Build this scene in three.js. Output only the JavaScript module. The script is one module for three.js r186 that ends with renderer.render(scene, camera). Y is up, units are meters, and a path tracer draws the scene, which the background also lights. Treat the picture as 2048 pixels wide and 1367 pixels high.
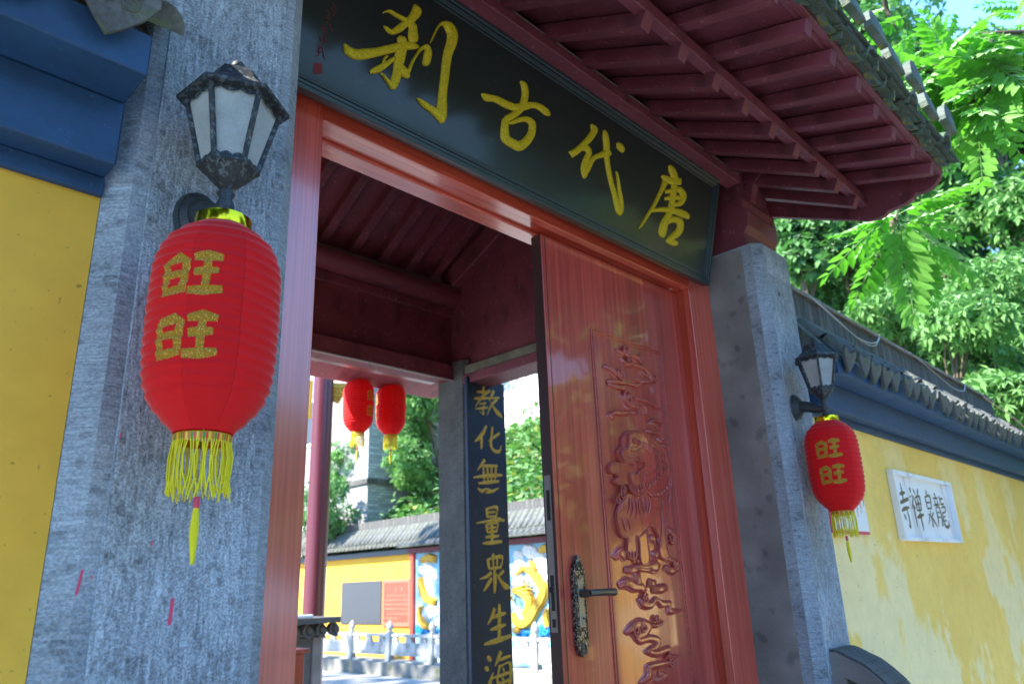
import * as THREE from 'three';
import { mergeGeometries } from 'three/addons/utils/BufferGeometryUtils.js';
import { RoundedBoxGeometry } from 'three/addons/geometries/RoundedBoxGeometry.js';

// ---------------------------------------------------------------- camera, sky, sun, exposure
const scene = new THREE.Scene();
const camera = new THREE.PerspectiveCamera(49.6, 1024 / 683, 0.05, 400);
const EYE = new THREE.Vector3(0, 1.08, 1.6);                       // standing on the street just in front of the left pillar
{
  const right = new THREE.Vector3(0.70033, -0.03554, 0.71293), down = new THREE.Vector3(0.19873, -0.94957, -0.24256), fwd = new THREE.Vector3(0.6856, 0.31155, -0.65795);
  camera.matrixAutoUpdate = true;
  camera.quaternion.setFromRotationMatrix(new THREE.Matrix4().makeBasis(right, down.negate(), fwd.negate()));
  camera.position.copy(EYE);
  camera.updateMatrixWorld(true);
}
camera.focus = 1.75; camera.userData.fStop = 4.5;
const renderer = new THREE.WebGLRenderer({ antialias: true });
renderer.setSize(1024, 683);
renderer.toneMapping = THREE.LinearToneMapping;
renderer.toneMappingExposure = 4.0;
renderer.shadowMap.enabled = true;
{
  const w = 256, h = 128, d = new Float32Array(w * h * 4);          // a clear, slightly hazy blue sky, the same all round
  const mix = (a, b, t) => a + (b - a) * t;
  for (let j = 0; j < h; j++) {
    const el = Math.max(0, Math.sin(((j + 0.5) / h - 0.5) * Math.PI)), t = Math.pow(el, 0.5);
    for (let i = 0; i < w; i++) {
      const k = (j * w + i) * 4;
      d[k] = mix(0.38, 0.075, t); d[k + 1] = mix(0.63, 0.265, t); d[k + 2] = mix(0.90, 0.72, t); d[k + 3] = 1;
    }
  }
  const sky = new THREE.DataTexture(d, w, h, THREE.RGBAFormat, THREE.FloatType);
  sky.mapping = THREE.EquirectangularReflectionMapping; sky.magFilter = sky.minFilter = THREE.LinearFilter; sky.needsUpdate = true;
  scene.background = sky; scene.environment = sky;
}
const sun = new THREE.DirectionalLight(new THREE.Color(1, 0.93, 0.8), 5);
sun.position.set(-15, 18, -11); sun.target.position.set(4, 0, -3);  // high, behind the gate and to its left: the street front lies in shade
sun.castShadow = true; sun.shadow.mapSize.set(2048, 2048); sun.shadow.radius = 1.5;
Object.assign(sun.shadow.camera, { left: -30, right: 30, top: 30, bottom: -30, near: 1, far: 90 });
scene.add(sun, sun.target);

// ---------------------------------------------------------------- helpers
let seed = 7;
const rnd = () => { seed = (seed + 0x6d2b79f5) | 0; let t = Math.imul(seed ^ (seed >>> 15), 1 | seed); t = (t + Math.imul(t ^ (t >>> 7), 61 | t)) ^ t; return ((t ^ (t >>> 14)) >>> 0) / 4294967296; };
const rr = (a, b) => a + (b - a) * rnd();
const V = (x, y, z) => new THREE.Vector3(x, y, z);
const taken = new Map();
function numbered(n) { const k = taken.get(n) || 0; taken.set(n, k + 1); return k ? n + '_' + String(k).padStart(3, '0') : n; }
function thing(name, label, category, pos, group) {
  const o = new THREE.Group(); o.name = numbered(name); scene.add(o);
  if (pos) o.position.set(...pos);
  o.userData = { label, category }; if (group) o.userData.group = group;
  return o;
}
function mesh(name, geo, mat, parent) {
  const g = Array.isArray(geo) ? join(geo) : geo;
  const m = new THREE.Mesh(g, mat); m.name = parent ? name : numbered(name); m.castShadow = m.receiveShadow = true;
  (parent || scene).add(m); return m;
}
function struct(name, geo, mat) { const m = mesh(name, geo, mat); m.userData.kind = 'structure'; return m; }
function tag(m, label, category, group) { m.userData = { ...m.userData, label, category }; if (group) m.userData.group = group; return m; }
function copyThing(src, pos, rotY, label) {
  const c = src.clone(); c.name = numbered(src.name.replace(/_\d{3}$/, '')); c.userData = { ...src.userData };
  if (pos) c.position.set(...pos); if (rotY !== undefined) c.rotation.y = rotY; if (label) c.userData.label = label;
  scene.add(c); return c;
}
function clean(g) {                                                  // only position, normal, uv, not indexed: so that any two can be merged
  let a = g.index ? g.toNonIndexed() : g;
  if (!a.attributes.normal) a.computeVertexNormals();
  if (!a.attributes.uv) a.setAttribute('uv', new THREE.BufferAttribute(new Float32Array(a.attributes.position.count * 2), 2));
  for (const k of Object.keys(a.attributes)) if (!['position', 'normal', 'uv'].includes(k)) a.deleteAttribute(k);
  return a;
}
function join(list) { return mergeGeometries(list.map(clean), false); }
function uvm(g, s = 1, off = 0) {                                    // uv in metres on the dominant plane of each face
  const a = clean(g), p = a.attributes.position, n = a.attributes.normal, uv = a.attributes.uv;
  for (let i = 0; i < p.count; i += 3) {
    const nx = Math.abs(n.getX(i) + n.getX(i + 1) + n.getX(i + 2)), ny = Math.abs(n.getY(i) + n.getY(i + 1) + n.getY(i + 2)), nz = Math.abs(n.getZ(i) + n.getZ(i + 1) + n.getZ(i + 2));
    for (let k = i; k < i + 3; k++) {
      const x = p.getX(k), y = p.getY(k), z = p.getZ(k);
      if (nz >= nx && nz >= ny) uv.setXY(k, x * s + off, y * s + off * 0.7); else if (nx >= ny) uv.setXY(k, z * s + off, y * s + off * 0.7); else uv.setXY(k, x * s + off, z * s + off * 0.7);
    }
  }
  return a;
}
function box(x0, x1, y0, y1, z0, z1, r = 0) {
  const w = x1 - x0, h = y1 - y0, d = z1 - z0;
  const g = r ? new RoundedBoxGeometry(w, h, d, 1, Math.min(r, w / 2.2, h / 2.2, d / 2.2)) : new THREE.BoxGeometry(w, h, d);
  g.translate((x0 + x1) / 2, (y0 + y1) / 2, (z0 + z1) / 2); return uvm(g);
}
function bar(a, b, w, h, r = 0) {                                    // a squared bar from a to b, w across and h high
  const d = b.clone().sub(a), L = d.length(), g = r ? new RoundedBoxGeometry(w, h, L, 1, r) : new THREE.BoxGeometry(w, h, L);
  uvm(g);
  const gg = uvm(g), z = d.normalize(), x = (Math.abs(z.y) > 0.99 ? V(0, 0, -1) : V(0, 1, 0)).cross(z).normalize(), y = z.clone().cross(x);
  gg.applyMatrix4(new THREE.Matrix4().makeBasis(x, y, z).setPosition(a.clone().add(b).multiplyScalar(0.5))); return gg;
}
function tube(pts, r, seg = 6, n) { const c = new THREE.CatmullRomCurve3(pts); return new THREE.TubeGeometry(c, n || pts.length * 4, r, seg); }
function taperTube(pts, r0, r1, seg = 7, n) {
  const c = new THREE.CatmullRomCurve3(pts), N = n || pts.length * 4, g = new THREE.TubeGeometry(c, N, 1, seg), p = g.attributes.position;
  for (let i = 0; i <= N; i++) { const q = c.getPointAt(i / N), r = r0 + (r1 - r0) * i / N; for (let j = 0; j <= seg; j++) { const k = i * (seg + 1) + j; p.setXYZ(k, q.x + (p.getX(k) - q.x) * r, q.y + (p.getY(k) - q.y) * r, q.z + (p.getZ(k) - q.z) * r); } }
  return g;
}
function lathe(pts, seg = 24) { return new THREE.LatheGeometry(pts.map(([r, y]) => new THREE.Vector2(r, y)), seg); }
function extrude(pts, depth, bevel = 0, holes = []) {
  const s = new THREE.Shape(pts.map(([x, y]) => new THREE.Vector2(x, y)));
  for (const h of holes) s.holes.push(new THREE.Path(h.map(([x, y]) => new THREE.Vector2(x, y))));
  return uvm(new THREE.ExtrudeGeometry(s, { depth, bevelEnabled: bevel > 0, bevelSize: bevel, bevelThickness: bevel, bevelSegments: 2, steps: 1, curveSegments: 6 }));
}
// a brush stroke: rows of [xL, yL, xR, yR], smoothed and domed to height h above the plane z = 0
const ACROSS = [[0, 0], [0.08, 0.75], [0.28, 1], [0.72, 1], [0.92, 0.75], [1, 0]];
function stroke(rows, h, up = 0, n = 3) {
  const L = new THREE.CatmullRomCurve3(rows.map((r) => V(r[0], r[1], 0)), false, 'centripetal'), R = new THREE.CatmullRomCurve3(rows.map((r) => V(r[2], r[3], 0)), false, 'centripetal');
  const N = (rows.length - 1) * n, M = ACROSS.length, pos = [], idx = [], a = V(), b = V();
  for (let i = 0; i <= N; i++) {
    L.getPoint(i / N, a); R.getPoint(i / N, b);
    const hh = h * Math.min(1, 0.35 + Math.min(i, N - i) * 0.4);
    for (const [t, k] of ACROSS) pos.push(a.x + (b.x - a.x) * t, a.y + (b.y - a.y) * t, up + hh * k);
  }
  for (let i = 0; i < N; i++) for (let j = 0; j < M - 1; j++) { const p = i * M + j; idx.push(p, p + M, p + 1, p + 1, p + M, p + M + 1); }
  const g = new THREE.BufferGeometry(); g.setAttribute('position', new THREE.Float32BufferAttribute(pos, 3)); g.setIndex(idx); g.computeVertexNormals();
  const nn = g.attributes.normal; let s = 0; for (let i = 0; i < nn.count; i++) s += nn.getZ(i);
  if (s < 0) { g.setIndex(idx.map((_, i) => idx[i - (i % 3) + [0, 2, 1][i % 3]])); g.computeVertexNormals(); }
  return uvm(g);
}
function inkRows(pts, k = 1) {                                       // [[x, y, width] ...] to the rows that stroke() takes
  return pts.map(([x, y, w], i) => {
    const p = pts[Math.max(i - 1, 0)], q = pts[Math.min(i + 1, pts.length - 1)], dx = q[0] - p[0], dy = q[1] - p[1], l = Math.hypot(dx, dy) || 1;
    return [x - dy / l * w * k / 2, y + dx / l * w * k / 2, x + dy / l * w * k / 2, y - dx / l * w * k / 2];
  });
}
function spiral(cx, cy, r, w, h, up, turns = 1.6, hand = 1) {
  const pts = []; for (let i = 0; i <= 12; i++) { const t = i / 12, a = hand * t * turns * 6.283 + 0.6, q = r * (1 - 0.85 * t); pts.push([cx + q * Math.cos(a), cy + q * Math.sin(a), w * (1 - 0.45 * t)]); }
  return stroke(inkRows(pts), h, up, 2);
}
function rounded(pts, k = 4) {                                       // a closed outline smoothed through its points
  const c = new THREE.CatmullRomCurve3(pts.map(([x, y]) => V(x, y, 0)), true, 'centripetal'), o = []; for (let i = 0; i < pts.length * k; i++) { const p = c.getPoint(i / (pts.length * k)); o.push([p.x, p.y]); } return o;
}
// ---- noise and textures
const LAT = new Float32Array(65536); { let s = 99; for (let i = 0; i < 65536; i++) { s = (Math.imul(s, 1664525) + 1013904223) >>> 0; LAT[i] = s / 4294967296; } }
function vn(x, y, px, py, o) {
  const xi = Math.floor(x), yi = Math.floor(y), fx = x - xi, fy = y - yi, u = fx * fx * (3 - 2 * fx), v = fy * fy * (3 - 2 * fy);
  const x0 = ((xi % px) + px) % px, x1 = (x0 + 1) % px, y0 = ((yi % py) + py) % py, y1 = (y0 + 1) % py;
  const L = (a, b) => LAT[(a * 73 + b * 1399 + o * 7919) & 65535];
  const A = L(x0, y0), B = L(x1, y0), C = L(x0, y1), D = L(x1, y1);
  return A + (B - A) * u + (C - A) * v + (A - B - C + D) * u * v;
}
function fbm(u, v, fx, fy, oct, o) { let s = 0, a = 0.5, t = 0; for (let i = 0; i < oct; i++) { s += a * vn(u * fx, v * fy, fx, fy, o + i * 17); t += a; a *= 0.5; fx *= 2; fy *= 2; } return s / t; }
const ss = (a, b, x) => { const t = Math.min(1, Math.max(0, (x - a) / (b - a))); return t * t * (3 - 2 * t); };
function texture(n, m, metresU, metresV, srgb, fn) {                 // fn(u, v) gives [r, g, b] in 0..1 (sRGB) or one number
  const d = new Uint8Array(n * m * 4);
  for (let j = 0; j < m; j++) for (let i = 0; i < n; i++) {
    let c = fn((i + 0.5) / n, (j + 0.5) / m); if (typeof c === 'number') c = [c, c, c];
    const k = (j * n + i) * 4; for (let q = 0; q < 3; q++) d[k + q] = Math.max(0, Math.min(255, c[q] * 255)); d[k + 3] = 255;
  }
  const t = new THREE.DataTexture(d, n, m, THREE.RGBAFormat); t.wrapS = t.wrapT = THREE.RepeatWrapping; t.magFilter = THREE.LinearFilter; t.minFilter = THREE.LinearMipmapLinearFilter; t.generateMipmaps = true;
  t.repeat.set(1 / metresU, 1 / metresV); if (srgb) t.colorSpace = THREE.SRGBColorSpace; t.needsUpdate = true; return t;
}
const lerp3 = (a, b, t) => [a[0] + (b[0] - a[0]) * t, a[1] + (b[1] - a[1]) * t, a[2] + (b[2] - a[2]) * t];
const mul3 = (a, k) => [a[0] * k, a[1] * k, a[2] * k];
const std = (o) => new THREE.MeshStandardMaterial({ roughness: 0.8, metalness: 0, ...o });
const phys = (o) => new THREE.MeshPhysicalMaterial({ roughness: 0.8, metalness: 0, ...o });
const rgb = (r, g, b) => new THREE.Color().setRGB(r, g, b);
// ---------------------------------------------------------------- materials
const M = {};
{
  // chiselled blue-grey stone: fine tooth marks along v, grit, a few weathered blotches
  const stone = (fx, fy, o, bite = 1) => (u, v) => {
    const tooth = fbm(u, v, fx, fy, 3, o), grit = fbm(u, v, 220, 220, 2, o + 3), blot = fbm(u, v, 4, 4, 5, o + 9), spot = ss(0.63, 0.78, fbm(u, v, 26, 26, 3, o + 21));
    const k = 0.60 + bite * 0.17 * (tooth - 0.5) + bite * 0.22 * (grit - 0.5) + 0.22 * (blot - 0.5) - 0.09 * spot;
    return [k * 0.90, k * 0.97, k * 1.03];
  };
  const bump = (fx, fy, o) => (u, v) => 0.7 * fbm(u, v, fx, fy, 3, o) + 0.3 * fbm(u, v, 200, 200, 2, o + 3);
  M.stoneV = std({ map: texture(1024, 1024, 0.6, 0.6, true, stone(150, 22, 1, 1.5)), bumpMap: texture(1024, 1024, 0.6, 0.6, false, bump(150, 22, 1)), bumpScale: 0.0024, roughness: 0.86 });
  M.stoneH = std({ map: texture(1024, 1024, 0.6, 0.6, true, stone(26, 190, 2)), bumpMap: texture(1024, 1024, 0.6, 0.6, false, bump(24, 170, 2)), bumpScale: 0.0026, roughness: 0.88 });
  const smooth = (u, v) => { const b = fbm(u, v, 6, 6, 5, 40), sp = ss(0.60, 0.80, fbm(u, v, 16, 16, 5, 51)), r = ss(0.7, 0.8, fbm(u, v, 9, 9, 3, 77)); const k = 0.49 + 0.2 * (b - 0.5) - 0.09 * sp; return [k * (1 + 0.08 * r), k * 0.985, k * (0.96 - 0.06 * r)]; };
  M.stoneS = std({ map: texture(512, 512, 0.9, 0.9, true, smooth), bumpMap: texture(512, 512, 0.9, 0.9, false, (u, v) => fbm(u, v, 60, 60, 3, 5)), bumpScale: 0.0015, roughness: 0.85 });
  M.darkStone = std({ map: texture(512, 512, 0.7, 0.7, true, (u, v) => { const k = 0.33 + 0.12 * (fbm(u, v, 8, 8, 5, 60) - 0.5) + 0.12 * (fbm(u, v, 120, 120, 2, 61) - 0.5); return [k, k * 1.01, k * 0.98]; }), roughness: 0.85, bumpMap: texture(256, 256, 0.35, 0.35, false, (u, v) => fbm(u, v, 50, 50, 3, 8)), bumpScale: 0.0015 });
  M.marble = std({ map: texture(512, 512, 1.2, 1.2, true, (u, v) => { const k = 0.66 + 0.2 * (fbm(u, v, 6, 6, 5, 63) - 0.5) - 0.14 * ss(0.6, 0.75, fbm(u, v, 10, 4, 4, 64)); return [k, k, k * 0.98]; }), roughness: 0.7 });
  M.curb = std({ map: texture(512, 512, 1.5, 1.5, true, (u, v) => { const k = 0.46 + 0.2 * (fbm(u, v, 5, 5, 5, 65) - 0.5), m = ss(0.5, 0.7, fbm(u, v, 7, 7, 4, 66)); return lerp3([k, k, k * 0.97], [0.27, 0.32, 0.2], m * 0.7); }), roughness: 0.9 });
  M.pave = std({ map: texture(512, 512, 2.4, 2.4, true, (u, v) => { const j = Math.min(Math.abs((u * 4) % 1 - 0.02), Math.abs((v * 3) % 1 - 0.02)) < 0.012 ? 0.75 : 1, k = (0.6 + 0.14 * (fbm(u, v, 6, 6, 5, 67) - 0.5)) * j; return [k, k * 0.99, k * 0.95]; }), roughness: 0.9 });
  M.street = std({ map: texture(512, 512, 2, 2, true, (u, v) => { const k = 0.50 + 0.16 * (fbm(u, v, 8, 8, 5, 68) - 0.5) + 0.1 * (fbm(u, v, 100, 100, 2, 69) - 0.5); return [k, k * 0.98, k * 0.93]; }), roughness: 0.92 });
  // yellow limewash; the right-hand wall has worn and been touched up in pale patches
  const wash = (wear) => (u, v) => {
    const a = fbm(u, v, 5, 5, 5, 81), b = fbm(u, v, 46, 46, 3, 82), drip = fbm(u, v, 9, 5, 6, 84), low = ss(1.0, 0.3, v), worn = wear * ss(0.49, 0.60, drip + 0.12 * (b - 0.5)) * low;
    const specks = ss(0.86, 0.90, fbm(u, v, 190, 190, 2, 84));
    let c = wear ? lerp3([0.93, 0.755, 0.35], [0.98, 0.84, 0.46], a) : lerp3([0.87, 0.655, 0.17], [0.91, 0.72, 0.26], a); c = lerp3(c, [0.95, 0.88, 0.69], worn * 0.8);
    return mul3(c, 1 + 0.06 * (b - 0.5) - 0.25 * specks);
  };
  M.washL = std({ map: texture(1024, 1024, 1.8, 1.8, true, wash(0)), roughness: 0.75, bumpMap: texture(512, 512, 0.9, 0.9, false, (u, v) => fbm(u, v, 14, 14, 5, 85)), bumpScale: 0.002 });
  M.washR = std({ map: texture(1024, 1024, 2.6, 2.6, true, wash(1)), roughness: 0.85, bumpMap: texture(1024, 1024, 2.6, 2.6, false, (u, v) => 0.5 + 0.5 * (fbm(u, v, 30, 30, 4, 86) - 0.5) - 0.5 * ss(0.64, 0.7, fbm(u, v, 22, 16, 4, 87))), bumpScale: 0.006 });
  M.cornice = std({ map: texture(512, 512, 1, 1, true, (u, v) => { const k = 0.9 + 0.3 * (fbm(u, v, 7, 7, 5, 90) - 0.5) + 0.1 * (fbm(u, v, 80, 80, 2, 91) - 0.5), s = ss(0.86, 0.9, fbm(u, v, 150, 150, 2, 92)) * 0.35; return lerp3([0.14 * k, 0.30 * k, 0.46 * k], [0.55, 0.6, 0.62], s); }), roughness: 0.6, bumpMap: texture(512, 512, 1, 1, false, (u, v) => fbm(u, v, 20, 30, 4, 93)), bumpScale: 0.002 });
  M.tile = std({ map: texture(512, 512, 0.5, 0.5, true, (u, v) => { const k = 0.35 + 0.2 * (fbm(u, v, 8, 8, 5, 95) - 0.5) + 0.12 * (fbm(u, v, 70, 70, 2, 96) - 0.5), m = ss(0.56, 0.7, fbm(u, v, 9, 9, 4, 97)); return lerp3([k, k * 1.03, k * 1.02], [0.34, 0.40, 0.27], m * 0.6); }), roughness: 0.88, bumpMap: texture(256, 256, 0.25, 0.25, false, (u, v) => fbm(u, v, 20, 20, 4, 98)), bumpScale: 0.003 });
  M.tileMoss = std({ map: texture(512, 512, 0.4, 0.4, true, (u, v) => { const k = 0.36 + 0.2 * (fbm(u, v, 8, 8, 5, 101) - 0.5), m = ss(0.44, 0.62, fbm(u, v, 9, 9, 4, 102)), y = ss(0.64, 0.74, fbm(u, v, 14, 14, 3, 103)); return lerp3(lerp3([k * 0.95, k * 1.05, k * 1.02], [0.27, 0.36, 0.27], m * 0.8), [0.5, 0.5, 0.2], y * 0.7); }), roughness: 0.92, bumpMap: texture(256, 256, 0.25, 0.25, false, (u, v) => fbm(u, v, 20, 20, 4, 104)), bumpScale: 0.005 });
  M.ridge = std({ map: texture(512, 512, 1, 1, true, (u, v) => { const st = fbm(u, v, 60, 5, 4, 106), k = 0.30 + 0.22 * (st - 0.5) + 0.08 * (fbm(u, v, 70, 70, 2, 107) - 0.5), w = ss(0.62, 0.74, fbm(u, v, 40, 3, 4, 108)); return lerp3([k, k * 1.01, k * 1.02], [0.55, 0.55, 0.52], w * 0.5); }), roughness: 0.9 });
  // timber
  const grain = (c0, c1, fx, fy, o) => (u, v) => { const g = fbm(u, v, fx, fy, 4, o), l = fbm(u, v, fx * 4, fy, 2, o + 5), b = fbm(u, v, 3, 3, 4, o + 7); return mul3(lerp3(c0, c1, ss(0.22, 0.8, 0.55 * g + 0.45 * l)), 0.90 + 0.2 * b); };
  const doorMap = texture(1024, 1024, 0.8, 1.6, true, grain([0.60, 0.222, 0.19], [0.77, 0.315, 0.26], 44, 3, 120));
  M.door = phys({ map: doorMap, roughness: 0.3, ior: 1.5, clearcoat: 0.8, clearcoatRoughness: 0.05 });
  M.frame = phys({ map: texture(1024, 1024, 0.8, 1.6, true, grain([0.74, 0.28, 0.205], [0.86, 0.37, 0.28], 48, 3, 130)), roughness: 0.24, ior: 1.9, clearcoat: 1, clearcoatRoughness: 0.10 });
  M.frameH = phys({ map: texture(1024, 512, 1.6, 0.8, true, grain([0.74, 0.28, 0.205], [0.86, 0.37, 0.28], 3, 48, 131)), roughness: 0.24, ior: 1.9, clearcoat: 1, clearcoatRoughness: 0.10 });
  const paintMap = (base, chip, o) => texture(512, 512, 0.8, 0.8, true, (u, v) => { const k = 0.85 + 0.3 * fbm(u, v, 6, 6, 5, o), d = ss(0.55, 0.78, fbm(u, v, 9, 5, 5, o + 1)), s = ss(0.74, 0.8, fbm(u, v, 50, 50, 3, o + 2)); return lerp3(lerp3(mul3(base, k), mul3(base, 0.6), d * 0.5), chip, s * 0.5); });
  M.maroon = std({ map: paintMap([0.435, 0.20, 0.245], [0.6, 0.47, 0.53], 140), roughness: 0.6 });
  M.dusty = std({ map: texture(256, 256, 0.5, 0.5, true, (u, v) => { const k = 0.42 + 0.2 * (fbm(u, v, 10, 10, 4, 160) - 0.5); return [k, k * 1.0, k * 0.88]; }), roughness: 0.95 });
  M.soffit = std({ map: paintMap([0.62, 0.32, 0.36], [0.7, 0.6, 0.6], 152), roughness: 0.55 });
  M.redGloss = phys({ color: rgb(0.11, 0.012, 0.022), roughness: 0.35, clearcoat: 0.6, clearcoatRoughness: 0.2 });
  M.plaque = phys({ map: texture(512, 512, 1, 1, true, (u, v) => { const k = 0.9 + 0.4 * (fbm(u, v, 5, 5, 5, 170) - 0.5), s = ss(0.8, 0.86, fbm(u, v, 60, 60, 2, 171)); return lerp3([0.06 * k, 0.11 * k, 0.115 * k], [0.3, 0.35, 0.34], s * 0.3); }), roughness: 0.5, clearcoat: 0.6, clearcoatRoughness: 0.12 });
  M.plaqueFrame = phys({ color: rgb(0.010, 0.028, 0.036), roughness: 0.42, clearcoat: 0.5, clearcoatRoughness: 0.25 });
  M.gold = std({ map: texture(256, 256, 0.12, 0.12, true, (u, v) => { const k = 0.85 + 0.4 * (fbm(u, v, 40, 40, 3, 180) - 0.4); return [0.86 * k, 0.77 * k, 0.10 * k]; }), roughness: 0.5, metalness: 0.15, bumpMap: texture(256, 256, 0.12, 0.12, false, (u, v) => fbm(u, v, 34, 34, 3, 181)), bumpScale: 0.0025 });
  M.goldFlat = std({ map: texture(256, 256, 0.3, 0.3, true, (u, v) => { const k = 0.85 + 0.3 * (fbm(u, v, 30, 30, 3, 184) - 0.4); return [0.93 * k, 0.76 * k, 0.26 * k]; }), roughness: 0.55 });
  M.goldDragon = std({ color: rgb(0.62, 0.36, 0.04), roughness: 0.4, metalness: 0.35 });
  M.goldFoil = std({ color: rgb(0.86, 0.62, 0.02), roughness: 0.16, metalness: 1 });
  M.redInk = std({ color: rgb(0.16, 0.012, 0.02), roughness: 0.6 });
  M.couplet = phys({ map: texture(256, 512, 0.4, 0.8, true, (u, v) => { const k = 0.9 + 0.4 * (fbm(u, v, 6, 6, 5, 190) - 0.5), s = ss(0.72, 0.84, fbm(u, v, 20, 20, 4, 191)); return lerp3([0.065 * k, 0.15 * k, 0.285 * k], [0.26, 0.36, 0.5], s * 0.35); }), roughness: 0.5 });
  M.iron = phys({ map: texture(256, 256, 0.12, 0.12, true, (u, v) => { const c = ss(0.56, 0.66, fbm(u, v, 16, 16, 4, 200)), d = ss(0.62, 0.72, fbm(u, v, 9, 9, 4, 201)); return lerp3(lerp3([0.15, 0.18, 0.20], [0.30, 0.26, 0.24], d), [0.50, 0.56, 0.58], c * 0.5); }), roughness: 0.55, metalness: 0.1 });
  M.frost = phys({ map: texture(256, 256, 0.2, 0.2, true, (u, v) => { const k = 0.70 + 0.12 * (fbm(u, v, 6, 6, 4, 205) - 0.5) + 0.08 * (fbm(u, v, 100, 100, 2, 206) - 0.5); return [k, k * 1.05, k * 1.05]; }), roughness: 0.97, transmission: 0.3, thickness: 0 });
  M.bronze = std({ map: texture(256, 256, 0.1, 0.1, true, (u, v) => { const c = ss(0.4, 0.65, fbm(u, v, 20, 20, 4, 210)); return lerp3([0.20, 0.19, 0.18], [0.60, 0.58, 0.54], c); }), roughness: 0.38, metalness: 0.75 });
  M.steel = std({ color: rgb(0.30, 0.29, 0.26), roughness: 0.4, metalness: 0.8 });
  M.doorEdge = std({ color: rgb(0.055, 0.026, 0.022), roughness: 0.45 });
  M.black = std({ color: rgb(0.008, 0.008, 0.008), roughness: 0.6 });
  M.fringe = std({ color: rgb(0.80, 0.72, 0.01), roughness: 0.6 });
  M.white = std({ map: texture(256, 256, 0.7, 0.7, true, (u, v) => { const k = 0.93 + 0.05 * (fbm(u, v, 5, 5, 4, 220) - 0.5), st = ss(0.62, 0.75, fbm(u, v, 12, 2, 4, 221)); return mul3([k, k, k], 1 - 0.12 * st); }), roughness: 0.5 });
  M.pinkTrim = std({ color: rgb(0.66, 0.06, 0.14), roughness: 0.5 });
  M.orangeInk = std({ color: rgb(0.8, 0.32, 0.12), roughness: 0.6 });
  M.slateInk = std({ color: rgb(0.12, 0.10, 0.05), roughness: 0.55 });
  M.redBoard = std({ color: rgb(0.55, 0.06, 0.035), roughness: 0.4 });
  M.redBoardTrim = std({ color: rgb(0.62, 0.13, 0.08), roughness: 0.45 });
  M.blackBoard = std({ color: rgb(0.055, 0.06, 0.07), roughness: 0.35 });
  M.skyBlue = std({ map: texture(256, 256, 1, 1, true, (u, v) => { const k = 0.95 + 0.1 * (fbm(u, v, 6, 6, 4, 230) - 0.5); return [0.55 * k, 0.76 * k, 0.86 * k]; }), roughness: 0.6 });
  M.cloudWhite = std({ color: rgb(0.80, 0.80, 0.78), roughness: 0.6 });
  M.waveBlue = std({ color: rgb(0.01, 0.20, 0.52), roughness: 0.5 });
  M.brickWall = std({ map: texture(512, 512, 1.6, 1.6, true, (u, v) => { const r = Math.floor(v * 20), uu = u * 8 + (r & 1) * 0.5, j = (v * 20) % 1 < 0.16 || uu % 1 < 0.06, t = 0.62 + 0.18 * (LAT[(Math.floor(uu) % 8) * 31 + r * 57] - 0.5); return j ? [0.42, 0.43, 0.44] : [t, t * 1.01, t * 1.02]; }), roughness: 0.85 });
  M.plasterYellow = std({ color: rgb(0.80, 0.56, 0.14), roughness: 0.85 });
  M.plasterWhite = std({ color: rgb(0.78, 0.76, 0.7), roughness: 0.85 });
  M.roofRed = std({ color: rgb(0.42, 0.06, 0.045), roughness: 0.6 });
  M.roofYellow = std({ color: rgb(0.75, 0.45, 0.02), roughness: 0.4 });
  M.wire = std({ color: rgb(0.45, 0.45, 0.44), roughness: 0.6 });
  M.bark = std({ map: texture(256, 256, 0.5, 0.5, true, (u, v) => { const k = 0.40 + 0.25 * (fbm(u, v, 14, 4, 5, 240) - 0.5); return [k, k * 0.88, k * 0.74]; }), roughness: 0.95 });
  M.twig = std({ color: rgb(0.07, 0.055, 0.045), roughness: 0.9 });
  M.soil = std({ map: texture(512, 512, 3, 3, true, (u, v) => { const a = fbm(u, v, 8, 8, 5, 250), k = 0.30 + 0.2 * (a - 0.5); return lerp3([k, k * 0.9, k * 0.7], [0.2, 0.30, 0.12], ss(0.45, 0.6, fbm(u, v, 12, 12, 4, 251))); }), roughness: 1 });
  const leaf = (r, g, b, t = 0.4) => phys({ color: rgb(r, g, b), roughness: 0.95, transmission: t, thickness: 0, side: THREE.DoubleSide });
  M.leafNear = leaf(0.12, 0.42, 0.02, 0.6);
  M.leafBright = leaf(0.14, 0.35, 0.075, 0.42);
  M.leafMid = leaf(0.085, 0.26, 0.055, 0.42);
  M.leafDark = leaf(0.04, 0.13, 0.03, 0.35);
  M.leafYellow = leaf(0.30, 0.36, 0.05, 0.45);
}
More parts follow.
